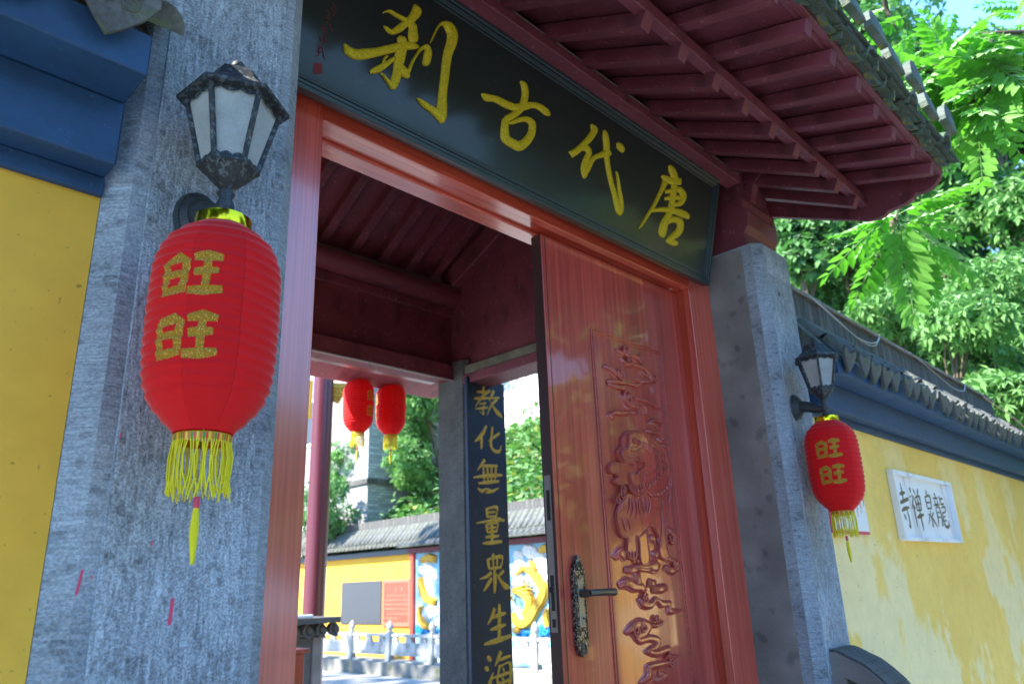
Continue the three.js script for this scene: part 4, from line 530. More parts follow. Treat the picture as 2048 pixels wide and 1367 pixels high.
function lantern(label, x, y, z, turn) {                             // y: the top of the gold ring
  const o = thing('paper_lantern', label, 'lantern', [x, y, z], 'red paper lanterns'); o.rotation.y = turn;
  const prof = [[0, 0.047], [0.045, 0.070], [0.10, 0.090], [0.17, 0.103], [0.25, 0.108], [0.45, 0.1095], [0.65, 0.1085], [0.78, 0.104], [0.87, 0.092], [0.94, 0.070], [1, 0.047]];
  const rad = (t) => { for (let i = 1; i < prof.length; i++) if (t <= prof[i][0]) { const k = (t - prof[i - 1][0]) / (prof[i][0] - prof[i - 1][0]); return prof[i - 1][1] + (prof[i][1] - prof[i - 1][1]) * k; } return 0.047; };
  const B0 = -0.018, BH = 0.372, N = 20, pts = [];
  for (let i = N * 5; i >= 0; i--) { const t = i / (N * 5), q = (i % 5) / 5, r = rad(t); pts.push([r * (1 - 0.034 * Math.pow(Math.sin(q * Math.PI), 0.7)), B0 - BH * t]); }
  const g = lathe(pts, 64), p = g.attributes.position;
  for (let i = 0; i < p.count; i++) { const a = Math.atan2(p.getX(i), p.getZ(i)), f = 1 - 0.012 * Math.pow(Math.abs(Math.sin(a * 4)), 2); p.setX(i, p.getX(i) * f); p.setZ(i, p.getZ(i) * f); }
  g.computeVertexNormals();
  mesh('shade', g, M.lantern, o);
  mesh('top_ring', lathe([[0.046, -0.022], [0.049, -0.021], [0.0485, 0.001], [0.0455, 0.001], [0.0455, -0.021]], 32), M.goldFoil, o);
  const yb = B0 - BH;
  const low = mesh('bottom_ring', lathe([[0.0445, yb - 0.002], [0.0465, yb - 0.004], [0.0455, yb - 0.016], [0.0435, yb - 0.016]], 32), M.ringBand, o);
  const st = []; for (let i = 0; i < 64; i++) { const a = i / 64 * 6.283, L = rr(0.074, 0.096), q = rr(-0.004, 0.004), c = Math.cos(a) * 0.0448, s = Math.sin(a) * 0.0448; st.push(tube([V(c, yb - 0.014, s), V(c * 1.03 + q, yb - 0.014 - L * 0.5, s * 1.03 - q), V(c * 1.02 - q, yb - 0.014 - L, s * 1.02 + q)], 0.00125, 4, 3)); }
  mesh('fringe', st, M.fringe, o);
  mesh('cord', tube([V(0, yb + 0.01, 0), V(0.001, yb - 0.05, 0), V(0, yb - 0.10, 0)], 0.0009, 5, 6), M.fringe, o);
  const tas = mesh('tassel', (() => { const s = []; for (let i = 0; i < 18; i++) { const a = i / 18 * 6.283, r = 0.0045; s.push(tube([V(Math.cos(a) * 0.003, yb - 0.118, Math.sin(a) * 0.003), V(Math.cos(a) * r * 1.3, yb - 0.155, Math.sin(a) * r * 1.3), V(Math.cos(a) * 0.002 + 0.002, yb - 0.197 + rr(-0.008, 0.006), Math.sin(a) * 0.002)], 0.0013, 4, 4)); } return s; })(), M.fringe, o);
  mesh('knot', lathe([[0.001, yb - 0.1], [0.0045, yb - 0.101], [0.005, yb - 0.118], [0.001, yb - 0.12]], 10), M.pinkTrim, tas);
  mesh('hanger', [tube([V(0.046, -0.004, 0), V(0.02, 0.005, 0), V(0, 0.014, 0), V(-0.02, 0.005, 0), V(-0.046, -0.004, 0)], 0.001, 5, 14), tube([V(0, 0.013, 0), V(0, 0.026, 0)], 0.001, 5, 3)], M.steel, o);
  return o;
}
const D2R = Math.PI / 180;
lantern('large red lantern with gold characters under the lamp on the red-marked stone pillar', 0.507, 1.722, 0.403, -46 * D2R);
lantern('red lantern with gold characters under the lamp beside the white poster', 3.165, 1.71, 0.403, -76 * D2R);
lantern('small red lantern under the rear eaves beside the dark red round column', 2.83, 2.49, -2.6, 27 * D2R);
lantern('small red lantern under the rear eaves close to the couplet pillar', 3.105, 2.505, -2.6, 62 * D2R);

// ---------------------------------------------------------------- boundary walls with cornice, tiled coping and ridge
const drip = extrude([[-0.062, 0.03], [-0.066, 0.002], [-0.05, -0.03], [-0.022, -0.062], [0, -0.082], [0.022, -0.062], [0.05, -0.03], [0.066, 0.002], [0.062, 0.03], [0.03, 0.012], [0, 0.006], [-0.03, 0.012]], 0.010, 0.002);
const cov = (() => { const s = []; for (let i = 0; i <= 8; i++) { const a = Math.PI * i / 8; s.push([0.045 * Math.cos(a), 0.045 * Math.sin(a)]); } for (let i = 8; i >= 0; i--) { const a = Math.PI * i / 8; s.push([0.034 * Math.cos(a), 0.034 * Math.sin(a)]); } return extrude(s, 0.15); })();
const covEnd = (() => { const s = []; for (let i = 0; i <= 8; i++) { const a = Math.PI * i / 8; s.push([0.044 * Math.cos(a), 0.044 * Math.sin(a)]); } return extrude(s, 0.012); })();
const panT = (() => { const s = []; for (let i = 0; i <= 8; i++) { const a = Math.PI * (1.15 + 0.7 * i / 8); s.push([0.085 * Math.cos(a), 0.085 * Math.sin(a)]); } for (let i = 8; i >= 0; i--) { const a = Math.PI * (1.15 + 0.7 * i / 8); s.push([0.074 * Math.cos(a), 0.074 * Math.sin(a)]); } return extrude(s, 0.15); })();
function boundaryWall(label, origin, turn, len, mat, opt = {}) {     // along local x from 0 to len; the face looks towards local +z
  const o = thing('boundary_wall', label, 'wall', origin); o.rotation.y = turn;
  const z = 0.235;
  mesh('plaster', box(0, len, -0.5, 1.79, -0.09, z), mat, o);
  mesh('cornice_band', box(0, len, 1.7785, 1.815, 0.1, z + 0.014, 0.003), M.cornice, o);
  mesh('cornice_band', box(0, len, 1.8155, 1.945, 0.05, 0.305, 0.005), M.cornice, o);
  mesh('cornice_band', box(0, len, 1.9455, 2.03, -0.02, 0.41, 0.005), M.cornice, o);
  mesh('coping_core', extrude([[0.40, 2.03], [-0.20, 2.03], [-0.13, 2.40], [0.12, 2.40]].map(([z, y]) => [-z, y]), len).rotateY(Math.PI / 2), M.tile, o);
  mesh('ridge', box(0, len, 2.37, 2.515, -0.07, 0.13, 0.004), M.ridge, o);
  mesh('ridge_cap', box(0, len, 2.5155, 2.542, -0.09, 0.15, 0.008), M.stoneS, o);
  const n = Math.floor(len / 0.155);
  for (let i = 0; i < n; i++) {
    if (opt.from !== undefined && i < opt.from) continue;
    const x = (opt.scroll ? 0.125 : 0.08) + i * 0.155 + rr(-0.008, 0.008);
    const P = (name, g, rx, rz, px, py, pz) => { const m = mesh(name, g, M.tile, o); m.position.set(px, py, pz); m.rotation.set(rx, 0, rz); return m; };
    const d = P('drip_tile', drip, 0.18 + rr(-0.1, 0.08), rr(-0.1, 0.1), x, (opt.scroll ? 2.062 : 2.038) + rr(-0.006, 0.006), 0.440 + rr(-0.006, 0.01));
    if (opt.scroll) for (const s of [-1, 1]) mesh('scroll', spiral(s * 0.024, -0.016, 0.02, 0.005, 0.003, 0.012, 1.6, s), M.tile, d);
    P('pan_tile', panT, 0.75, 0, x, 2.15 + rr(-0.004, 0.004), 0.315);
    const e = rr(-0.012, 0.02), c = P('cover_tile', cov, 0.75 + rr(-0.05, 0.05), rr(-0.1, 0.1), x + 0.0775, 2.145 + e * 0.5, 0.300 + e); mesh('tile_end', covEnd.clone().translate(0, 0, 0.139), M.tile, c);
    P('cover_tile', cov, 0.75 + rr(-0.06, 0.06), rr(-0.12, 0.12), x + 0.0775 + rr(-0.01, 0.01), 2.262 + rr(-0.008, 0.008), 0.195 + rr(-0.008, 0.012));
    P('pan_tile', panT, 0.75, 0, x, 2.275, 0.20);
  }
  return o;
}
boundaryWall('saturated yellow wall under dark blue cornice bands, beside the red-marked pillar', [-3.1, 0, 0], 0, 3.448, M.washL, { from: 14, scroll: true });
boundaryWall('pale worn yellow wall with tiled coping carrying the temple sign', [3.386, 0, 0], 0, 4.52, M.washR);
boundaryWall('short return of the pale yellow wall past the temple sign', [8.14, 0, 2.85], Math.PI / 2 + Math.PI, 2.6, M.washR);

// ---------------------------------------------------------------- things on the right-hand wall
{
  const o = thing('temple_sign', 'white framed sign with four dark brush characters on the yellow wall', 'sign', [4.85, 1.415, 0.236]);
  mesh('panel', box(-0.53, 0.53, -0.18, 0.18, 0.001, 0.008), M.white, o);
  const f = [box(-0.533, 0.533, 0.167, 0.186, 0, 0.036, 0.003), box(-0.533, 0.533, -0.186, -0.167, 0, 0.036, 0.003), box(-0.533, -0.512, -0.167, 0.167, 0, 0.0355, 0.003), box(0.512, 0.533, -0.167, 0.167, 0, 0.0355, 0.003)];
  for (const g of f) mesh('frame_rail', g, M.white, o);
  const ch = [['si', -0.455, -0.275, 0.125, -0.115], ['chan', -0.255, -0.06, 0.11, -0.11], ['quan', -0.01, 0.165, 0.112, -0.105], ['long', 0.175, 0.405, 0.105, -0.098]];
  for (const [k, x0, x1, y1, y0] of ch) mesh('character', glyph(k, x0, y1, x1 - x0, y1 - y0, 0.003, 0.85).map((g) => g.translate(0, 0, 0.0078)), M.slateInk, o);
  const p = thing('wall_poster', 'white poster with pink edge and orange lettering behind the hanging lantern', 'poster', [3.665, 1.36, 0.236]);
  mesh('backing', box(-0.235, 0.222, -0.11, 0.16, 0, 0.010, 0.003), M.pinkTrim, p);
  mesh('sheet', box(-0.222, 0.209, -0.097, 0.147, 0.010, 0.013), M.white, p);
  const drips = []; for (let i = 0; i < 9; i++) { const x = -0.19 + i * 0.047; drips.push(stroke(inkRows([[x, 0.12, 0.014], [x + 0.01, 0.06, 0.018], [x + 0.004, rr(-0.05, 0.02), 0.006]]), 0.001 + i * 0.0001, 0.013), stroke(inkRows([[x - 0.02, rr(0.06, 0.12), 0.010], [x + 0.02, rr(0.06, 0.12), 0.014]]), 0.0012 + i * 0.0001, 0.013)); }
  mesh('lettering', drips, M.orangeInk, p);
  const w = thing('loose_wire', 'loose pale wires sagging over the tiled wall coping', 'wire', [4.4, 2.4, 0.16]);
  const wire = (pts, r) => tube(pts.map(([x, y, z]) => V(x - 4.4, y - 2.4, z - 0.16)), r, 5, pts.length * 5);
  mesh('strand', wire([[3.86, 2.548, 0.14], [4.02, 2.48, 0.17], [4.2, 2.405, 0.20], [4.40, 2.38, 0.20], [4.65, 2.405, 0.19], [4.88, 2.48, 0.165], [5.0, 2.546, 0.14]], 0.004), M.wire, w);
  mesh('strand', wire([[3.9, 2.548, 0.14], [4.1, 2.46, 0.18], [4.3, 2.375, 0.21], [4.5, 2.362, 0.21], [4.7, 2.40, 0.195], [4.95, 2.52, 0.15]], 0.003), M.wire, w);
  mesh('strand', wire([[5.6, 2.548, 0.14], [5.9, 2.46, 0.18], [6.3, 2.39, 0.20], [6.7, 2.43, 0.185], [7.0, 2.546, 0.14]], 0.004), M.wire, w);
  mesh('strand', wire([[7.42, 2.5, 0.16], [7.40, 2.2, 0.40], [7.38, 1.98, 0.47], [7.39, 1.8, 0.42], [7.40, 1.72, 0.40]], 0.004), M.twig, w);
  const t = []; for (let i = 0; i < 12; i++) t.push(tube([V(3.0, -0.68, 0.24), V(3.0 + rr(-0.06, 0.06), -0.72 + rr(-0.05, 0.05), 0.24 + rr(-0.04, 0.04)), V(3.0 + rr(-0.09, 0.09), -0.74 + rr(-0.08, 0.06), 0.24 + rr(-0.05, 0.05))], 0.003, 4, 4)); mesh('dry_sprig', t, M.twig, w);
}
// ---------------------------------------------------------------- stone balustrade at the foot of the right pillar, and its twin
function balustrade(label, x0, x1) {
  const o = thing('stone_balustrade', label, 'balustrade', [(x0 + x1) / 2, -0.5, 0.276]);
  const top = [[0, 1.283], [0.03, 1.28], [0.076, 1.257], [0.12, 1.237], [0.165, 1.20], [0.20, 1.165], [0.25, 1.09], [0.30, 1.0], [0.345, 0.9], [0.38, 0.78], [0.40, 0.65], [0.41, 0.0]];
  const w = (x1 - x0) / 2;
  const prof = [[0, 0], ...top], inner = top.slice(1, 11).map(([z, y]) => [Math.max(0.046, z - 0.025), y - 0.062]);
  const hole = [[0.046, 0.06], [0.046, 1.2], ...inner.slice(1), [0.37, 0.06]].map(([z, y]) => [-z, y]);
  mesh('core', extrude(prof.map(([z, y]) => [-z, y - 0.004]), 2 * w - 0.05, 0.001).rotateY(Math.PI / 2).translate(-w + 0.025, 0, 0), M.darkStone, o);
  for (const x of [-w, w - 0.03]) mesh('border', extrude(prof.map(([z, y]) => [-z, y]), 0.028, 0.002, [hole]).rotateY(Math.PI / 2).translate(x, 0, 0), M.stoneS, o);
  for (let i = 0; i < top.length - 1; i++) { const a = top[i], b = top[i + 1]; mesh('coping', bar(V(0, a[1] + 0.004, a[0]), V(0, b[1] + 0.004, b[0] + 0.001), 2 * w - 0.006, 0.016, 0.003), M.darkStone, o); }
}
balustrade('curved stone balustrade at the foot of the pillar beside the yellow sign wall', 3.12, 3.33);
balustrade('curved stone balustrade at the foot of the red-marked pillar', 0.44, 0.65);
const MU = {"body":[[[-9.351,1.368,0.058],[-9.182,1.39,0.098],[-8.981,1.296,0.17],[-8.791,1.121,0.223],[-8.683,0.951,0.248],[-8.753,0.786,0.234],[-8.902,0.621,0.22],[-9.074,0.428,0.22],[-9.283,0.33,0.207],[-9.486,0.399,0.168],[-9.563,0.54,0.113]],[[-9.542,0.954,0.103],[-9.373,0.965,0.199],[-9.169,0.89,0.267],[-9.062,0.762,0.237],[-9.113,0.595,0.208],[-9.275,0.483,0.139]],[[-9.008,1.527,0.069],[-8.933,1.423,0.131],[-8.894,1.265,0.113]],[[-8.568,0.62,0.109],[-8.638,0.457,0.173],[-8.593,0.268,0.134]],[[-9.537,0.23,0.139],[-9.352,0.199,0.1]],[[-8.754,1.687,0.069],[-8.63,1.737,0.17],[-8.491,1.744,0.169]],[[-12.496,1.671,0.133],[-12.225,1.741,0.198],[-11.959,1.696,0.182]],[[-12.522,1.324,0.132],[-12.467,1.093,0.195],[-12.305,0.864,0.205],[-11.964,0.758,0.189]],[[-12.466,0.705,0.128],[-12.53,0.513,0.172],[-12.411,0.306,0.17],[-11.967,0.232,0.167]],[[-9.399,1.253,0.046],[-9.332,1.324,0.075],[-9.184,1.361,0.069]]],"spikes":[[[-9.329,0.992,0.057],[-9.159,1.06,0.045],[-8.995,1.07,0.011]],[[-9.248,0.948,0.057],[-9.081,1.001,0.045],[-8.953,0.97,0.011]],[[-9.15,0.875,0.056],[-9.025,0.915,0.039],[-8.966,0.886,0.011]],[[-9.503,0.881,0.046],[-9.549,0.825,0.046],[-9.468,0.752,0.017]],[[-9.118,1.073,0.034],[-9.176,1.131,0.028],[-9.111,1.187,0.011]]],"cloud":[[[-9.378,1.661,0.117]],[[-8.998,1.7,0.159]],[[-9.1,1.735,0.131]],[[-8.689,1.455,0.169]],[[-8.802,1.575,0.142]],[[-8.617,1.34,0.168]],[[-9.439,1.313,0.13]],[[-9.491,1.111,0.087]],[[-8.587,1.198,0.111]],[[-12.252,1.479,0.164]],[[-12.092,1.343,0.129]],[[-12.305,0.544,0.158]],[[-12.121,0.607,0.158]],[[-12.414,1.668,0.1]],[[-12.468,1.487,0.132]],[[-9.342,1.528,0.116]]],"wave":[[[-9.251,0.173,0.083]],[[-8.691,0.24,0.121]],[[-8.592,0.282,0.107]],[[-9.416,0.162,0.069]],[[-12.518,0.195,0.126]],[[-12.227,0.182,0.1]],[[-8.812,0.185,0.081]],[[-12.045,0.169,0.093]]]};
// ---------------------------------------------------------------- courtyard: side wall with dragon mural, railing, boards
{
  const X = 11.4;
  const o = thing('courtyard_wall', 'sunlit yellow courtyard wall under a grey tiled roof with a blue dragon mural', 'wall', [X, -0.6, -11]);
  const put = (n, g, m, par) => { const q = (Array.isArray(g) ? join(g) : g); q.translate(-X, 0.6, 11); return mesh(n, q, m, par || o); };
  put('yellow_section', box(X, X + 0.3, -0.6, 1.86, -19, -12.88), M.washL);
  put('mural_backing', box(X - 0.02, X + 0.3, -0.6, 1.86, -12.74, -4.2), M.skyBlue);
  put('red_post', box(X - 0.09, X + 0.3, -0.6, 1.855, -12.875, -12.745, 0.006), M.redBoard);
  put('eave_board', box(X - 0.10, X + 0.3, 1.862, 1.985, -19, -12.88, 0.004), M.blackBoard);
  put('mural_beam', box(X - 0.16, X + 0.3, 1.862, 1.975, -12.876, -4.2, 0.004), M.maroon);
  put('roof_core', extrude([[0.38, 2.12], [-0.5, 2.05], [-0.5, 2.12], [-0.12, 2.56], [0.12, 2.56]].map(([a, b]) => [a, b]), 14.8).rotateY(0).translate(X + 0.14, 0, -19), M.tile);
  put('ridge', box(X + 0.06, X + 0.24, 2.54, 2.755, -19, -4.2, 0.01), M.ridge);
  // tile rows: cover tiles run down the slope; the mural has a second, lower run of tiles
  const s = []; for (let i = 0; i <= 6; i++) { const a = Math.PI * i / 6; s.push([0.055 * Math.cos(a), 0.055 * Math.sin(a)]); }
  const row = (len) => extrude(s, len);
  const R1 = row(0.56), R2 = row(0.42);
  for (let z = -18.9; z < -4.3; z += 0.17) {
    const g = R1.clone().rotateY(-Math.PI / 2).rotateZ(0.80); g.translate(X - 0.33 + rr(-0.015, 0.015) + 0.39, 2.14 + 0.40, z + rr(-0.01, 0.01)); put('cover_tile', g, M.tile);
    const e = extrude([[-0.05, 0.05], [-0.055, 0], [0, -0.06], [0.055, 0], [0.05, 0.05]], 0.012).rotateY(-Math.PI / 2).translate(X - 0.36, 2.10 + rr(-0.006, 0.006), z + 0.085); put('drip_tile', e, M.tile);
    if (z > -12.8) { const q = R2.clone().rotateY(-Math.PI / 2).rotateZ(0.5); q.translate(X - 0.16, 2.20, z); put('lower_cover_tile', q, M.tile); }
  }
  put('lower_roof_bed', bar(V(X - 0.55, 2.0, -8.5), V(X - 0.05, 2.22, -8.5), 8.6, 0.03), M.tile);
  // mural relief, in the plane of the wall: local x runs along the wall
  const at = (g) => g.rotateY(-Math.PI / 2).translate(X - 0.021, 0, 0);
  const rel = MU.body.map((b) => b.map(([z, y, w]) => [z, y, w]));
  for (const b of rel) {
    const bones = [at(stroke(inkRows(b), 0.09, 0, 5))];
    const c = new THREE.CatmullRomCurve3(b.map(([z, y, w]) => V(z, y, w))), n = b.length * 6;          // rows of scales and a back fin
    for (let i = 1; i < n; i++) { const p = c.getPoint(i / n), q = c.getPoint(Math.min(1, (i + 0.5) / n)), dx = q.x - p.x, dy = q.y - p.y, l = Math.hypot(dx, dy) || 1; for (const k of [-0.28, 0, 0.28]) bones.push(at(new THREE.SphereGeometry(p.z * 0.12, 5, 4).scale(1, 1, 0.6).translate(p.x - dy / l * p.z * k, p.y + dx / l * p.z * k, 0.085))); }
    put('dragon_body', bones, M.goldDragon);
  }
  put('dragon_mane', MU.spikes.map((b) => at(stroke(inkRows(b), 0.07, 0.05, 3))), M.goldDragon);
  for (const [[z, y, r]] of MU.cloud) put('cloud_relief', [at(new THREE.SphereGeometry(r, 12, 8).scale(1.15, 0.9, 0.45).translate(z, y, 0)), at(new THREE.SphereGeometry(r * 0.6, 10, 8).scale(1, 1, 0.6).translate(z + r * 0.75, y - r * 0.4, 0)), at(spiral(z, y, r * 0.7, r * 0.2, 0.02, r * 0.36, 1.5, 1))], M.cloudWhite);
  for (const [[z, y, r]] of MU.wave) put('wave_relief', [at(new THREE.SphereGeometry(r * 1.3, 12, 8).scale(1.3, 0.8, 0.4).translate(z, y, 0)), at(spiral(z, y, r, r * 0.25, 0.02, r * 0.4, 1.4, -1))], M.waveBlue);
  for (let z = -8.2; z < -4.4; z += 0.75) { put('cloud_relief', at(new THREE.SphereGeometry(0.2, 10, 8).scale(1.2, 0.8, 0.4).translate(z, 1.5 + rr(-0.15, 0.15), 0)), M.cloudWhite); put('wave_relief', at(new THREE.SphereGeometry(0.24, 10, 8).scale(1.4, 0.7, 0.4).translate(z, 0.12, 0)), M.waveBlue); }
  put('dragon_body', at(stroke(inkRows([[-8.2, 0.5, 0.15], [-7.7, 0.9, 0.26], [-7.2, 1.25, 0.28], [-6.6, 1.1, 0.28], [-6.2, 0.7, 0.24], [-5.6, 0.6, 0.2], [-5.1, 0.9, 0.1]]), 0.09, 0, 5)), M.goldDragon);

  const bb = thing('black_notice_board', 'plain black notice board on the sunlit yellow courtyard wall', 'board', [X - 0.03, 0.8, -14.92]);
  mesh('board', box(0, 0.029, -0.52, 0.495, -0.88, 0.85, 0.004), M.blackBoard, bb);
  const rb = thing('red_text_board', 'red board with rows of pale text beside the black notice board', 'board', [X - 0.05, 0.77, -13.46]);
  mesh('panel', box(0.012, 0.049, -0.44, 0.46, -0.44, 0.48), M.redBoard, rb);
  for (const [a, b, c, d] of [[-0.53, 0.56, 0.45, 0.53], [-0.53, 0.56, -0.53, -0.44]]) mesh('frame_rail', box(0, 0.049, c, d, a, b, 0.006), M.redBoardTrim, rb);
  for (const [a, b] of [[-0.53, -0.44], [0.48, 0.56]]) mesh('frame_rail', box(0.001, 0.049, -0.44, 0.45, a, b, 0.006), M.redBoardTrim, rb);
  const mark = (z, y, w) => bar(V(0.0105, y + rr(-0.004, 0.004), z), V(0.0105, y + rr(-0.006, 0.006), z + w), 0.018, 0.003);
  const tx = []; for (const [y, a, b] of [[0.16, -0.34, 0.40], [0.06, -0.42, 0.44], [-0.04, -0.42, 0.44], [-0.14, -0.42, 0.44], [-0.25, -0.32, 0.44], [-0.35, -0.42, 0.10]]) for (let z = a; z < b; z += 0.042) tx.push(mark(z, y, rr(0.012, 0.03)), mark(z, y + 0.012, rr(0.008, 0.03)));
  for (const z of [-0.03, 0.20]) for (let i = 0; i < 4; i++) tx.push(mark(z + rr(0, 0.02), 0.27 + i * 0.018, 0.05));
  mesh('text_rows', tx, std({ color: rgb(0.75, 0.55, 0.35), roughness: 0.6 }), rb).userData.kind = 'stuff';

  // railing
  const r = thing('stone_railing', 'pale stone railing with bud-topped posts before the dragon mural', 'railing', [10, -0.33, -9]);
  const rp = (n, g, m, par) => { const q = (Array.isArray(g) ? join(g) : g); q.translate(-10, 0.33, 9); return mesh(n, q, m, par || r); };
  const bud = [[0.001, 0], [0.055, 0.0], [0.05, 0.02], [0.035, 0.035], [0.062, 0.06], [0.072, 0.10], [0.068, 0.13], [0.05, 0.17], [0.025, 0.21], [0.001, 0.23]];
  for (let i = 0; i < 9; i++) {
    const z = -17.36 + i * 1.38;
    const p = rp('post', [box(9.93, 10.07, -0.33, 0.235, z - 0.07, z + 0.07, 0.008), box(9.925, 10.075, 0.05, 0.09, z - 0.075, z + 0.075, 0.006)], M.marble);
    rp('bud_finial', lathe(bud, 14).translate(10, 0.235, z), M.marble, p);
    if (i === 8) break;
    rp('handrail', box(9.955, 10.045, 0.145, 0.205, z + 0.071, z + 1.309, 0.01), M.marble);
    rp('rail_panel', [box(9.97, 10.03, -0.21, 0.04, z + 0.071, z + 1.309, 0.004), box(9.962, 10.038, -0.16, 0.0, z + 0.16, z + 0.62, 0.006), box(9.962, 10.038, -0.16, 0.0, z + 0.76, z + 1.22, 0.006)], M.marble);
    for (const k of [0, 0.46, 0.92]) rp('cloud_baluster', extrude([[0.07 + k, 0.035], [0.32 + k, 0.035], [0.28 + k, 0.07], [0.30 + k, 0.10], [0.25 + k, 0.12], [0.30 + k, 0.15], [0.08 + k, 0.15], [0.13 + k, 0.12], [0.08 + k, 0.10], [0.11 + k, 0.07]], 0.05, 0.003).rotateY(-Math.PI / 2).translate(10.025, 0, z), M.marble);
    rp('foot_rail', box(9.96, 10.04, -0.33, -0.30, z + 0.071, z + 1.309), M.marble);
  }
  const cu = tag(mesh('stone_curb', box(9.82, 10.25, -0.60, -0.331, -18.5, -5.5, 0.015), M.curb), 'long mossy stone curb below the pale stone railing', 'curb');
  const w = struct('pond_floor', box(10.26, 11.38, -0.6, -0.45, -18.5, -4.4), M.curb);
}
// ---------------------------------------------------------------- the hall beside the passage: column, sign, gold bracket, altar
{
  const c = thing('hall_column', 'dark red round column of the hall seen past the open doorway', 'column', [4.62, -0.58, -6.0]);
  mesh('shaft', new THREE.CylinderGeometry(0.118, 0.122, 5.0, 28).translate(0, 2.6, 0), M.redGloss, c);
  mesh('base', lathe([[0.16, 0], [0.19, 0.03], [0.2, 0.09], [0.17, 0.14], [0.12, 0.15]], 24), M.stoneS, c);
  const g = thing('gold_bracket', 'gilded scroll bracket at the head of the dark red column', 'bracket', [4.73, 3.42, -5.94]);
  const sp = (x, y, r, h, d) => spiral(x, y, r, r * 0.45, 0.03, d, 1.4, h).rotateY(-0.55);
  mesh('scroll', [sp(0.0, -0.06, 0.07, 1, 0), sp(0.10, -0.03, 0.06, -1, 0), sp(0.05, -0.15, 0.05, 1, 0.004), extrude([[-0.07, 0.05], [0.17, 0.05], [0.15, -0.04], [0.06, -0.2], [0.0, -0.17], [-0.06, -0.1]], 0.02, 0.004).rotateY(-0.55).translate(0, 0, -0.02)], M.goldDragon, g);
  const s = thing('gilt_sign', 'gilt framed couplet sign beside the dark red column', 'sign', [4.17, 3.14, -5.72]); s.rotation.y = -0.55;
  mesh('panel', box(-0.10, 0.10, -0.2, 0.2, 0, 0.02), M.blackBoard, s);
  for (const [a, b, cc, d] of [[-0.12, 0.12, 0.18, 0.22], [-0.12, 0.12, -0.22, -0.18], [-0.12, -0.085, -0.18, 0.18], [0.085, 0.12, -0.18, 0.18]]) mesh('frame_rail', box(a, b, cc, d, 0, 0.035 - (b - a < 0.1 ? 0.0005 : 0), 0.004), M.goldDragon, s);
  mesh('character', glyph('si', -0.07, 0.16, 0.14, 0.14, 0.006).concat(glyph('quan', -0.07, -0.01, 0.14, 0.14, 0.006)).map((q) => q.translate(0, 0, 0.02)), M.goldDragon, s).userData.kind = 'stuff';
  const h = tag(mesh('hall_wall', [box(2.6, 4.40, -0.585, 3.9, -9.2, -9.0)], M.plasterYellow), 'yellow plastered hall wall behind the dark red column', 'wall');

  const a = thing('altar_table', 'grey carved stone altar table in the courtyard by the column', 'altar', [3.4, -0.585, -4.95]);
  const ap = (n, q, m) => mesh(n, (Array.isArray(q) ? join(q) : q).translate(-3.4, 0.585, 4.95), m, a);
  ap('top', box(2.3, 4.06, 0.812, 0.862, -5.35, -4.6, 0.006), M.darkStone);
  const scal = []; for (let x = 2.36; x < 3.98; x += 0.135) scal.push(new THREE.SphereGeometry(0.075, 12, 8).scale(0.9, 0.75, 0.75).rotateZ(-0.5).translate(x + 0.06, 0.755, -4.70), new THREE.TorusGeometry(0.06, 0.012, 6, 14, 4).rotateZ(1).translate(x + 0.06, 0.76, -4.645));
  ap('carved_apron', [box(2.36, 3.93, 0.70, 0.811, -5.3, -4.69, 0.03), ...scal], M.darkStone);
  ap('body', box(2.5, 3.845, -0.585, 0.70, -5.22, -4.72, 0.01), M.darkStone);
  ap('corner_post', box(3.846, 3.93, -0.585, 0.699, -4.80, -4.70, 0.01), M.stoneS);
  const bk = thing('white_tray', 'small white tray lying on the stone altar table', 'tray', [3.66, 0.863, -4.72]);
  mesh('rim', box(-0.13, 0.13, 0, 0.028, -0.09, 0.09, 0.008), M.white, bk); mesh('inlay', box(-0.11, 0.11, 0.026, 0.030, -0.07, 0.07), M.darkStone, bk);
  const db = thing('offering_box', 'reddish wooden offering box in front of the stone altar', 'box', [2.62, 0, -3.35]);
  mesh('body', box(-0.24, 0.245, -0.585, 0.69, -0.15, 0.15, 0.006), M.door, db); mesh('lid', box(-0.26, 0.272, 0.691, 0.722, -0.17, 0.17, 0.006), M.door, db);
}
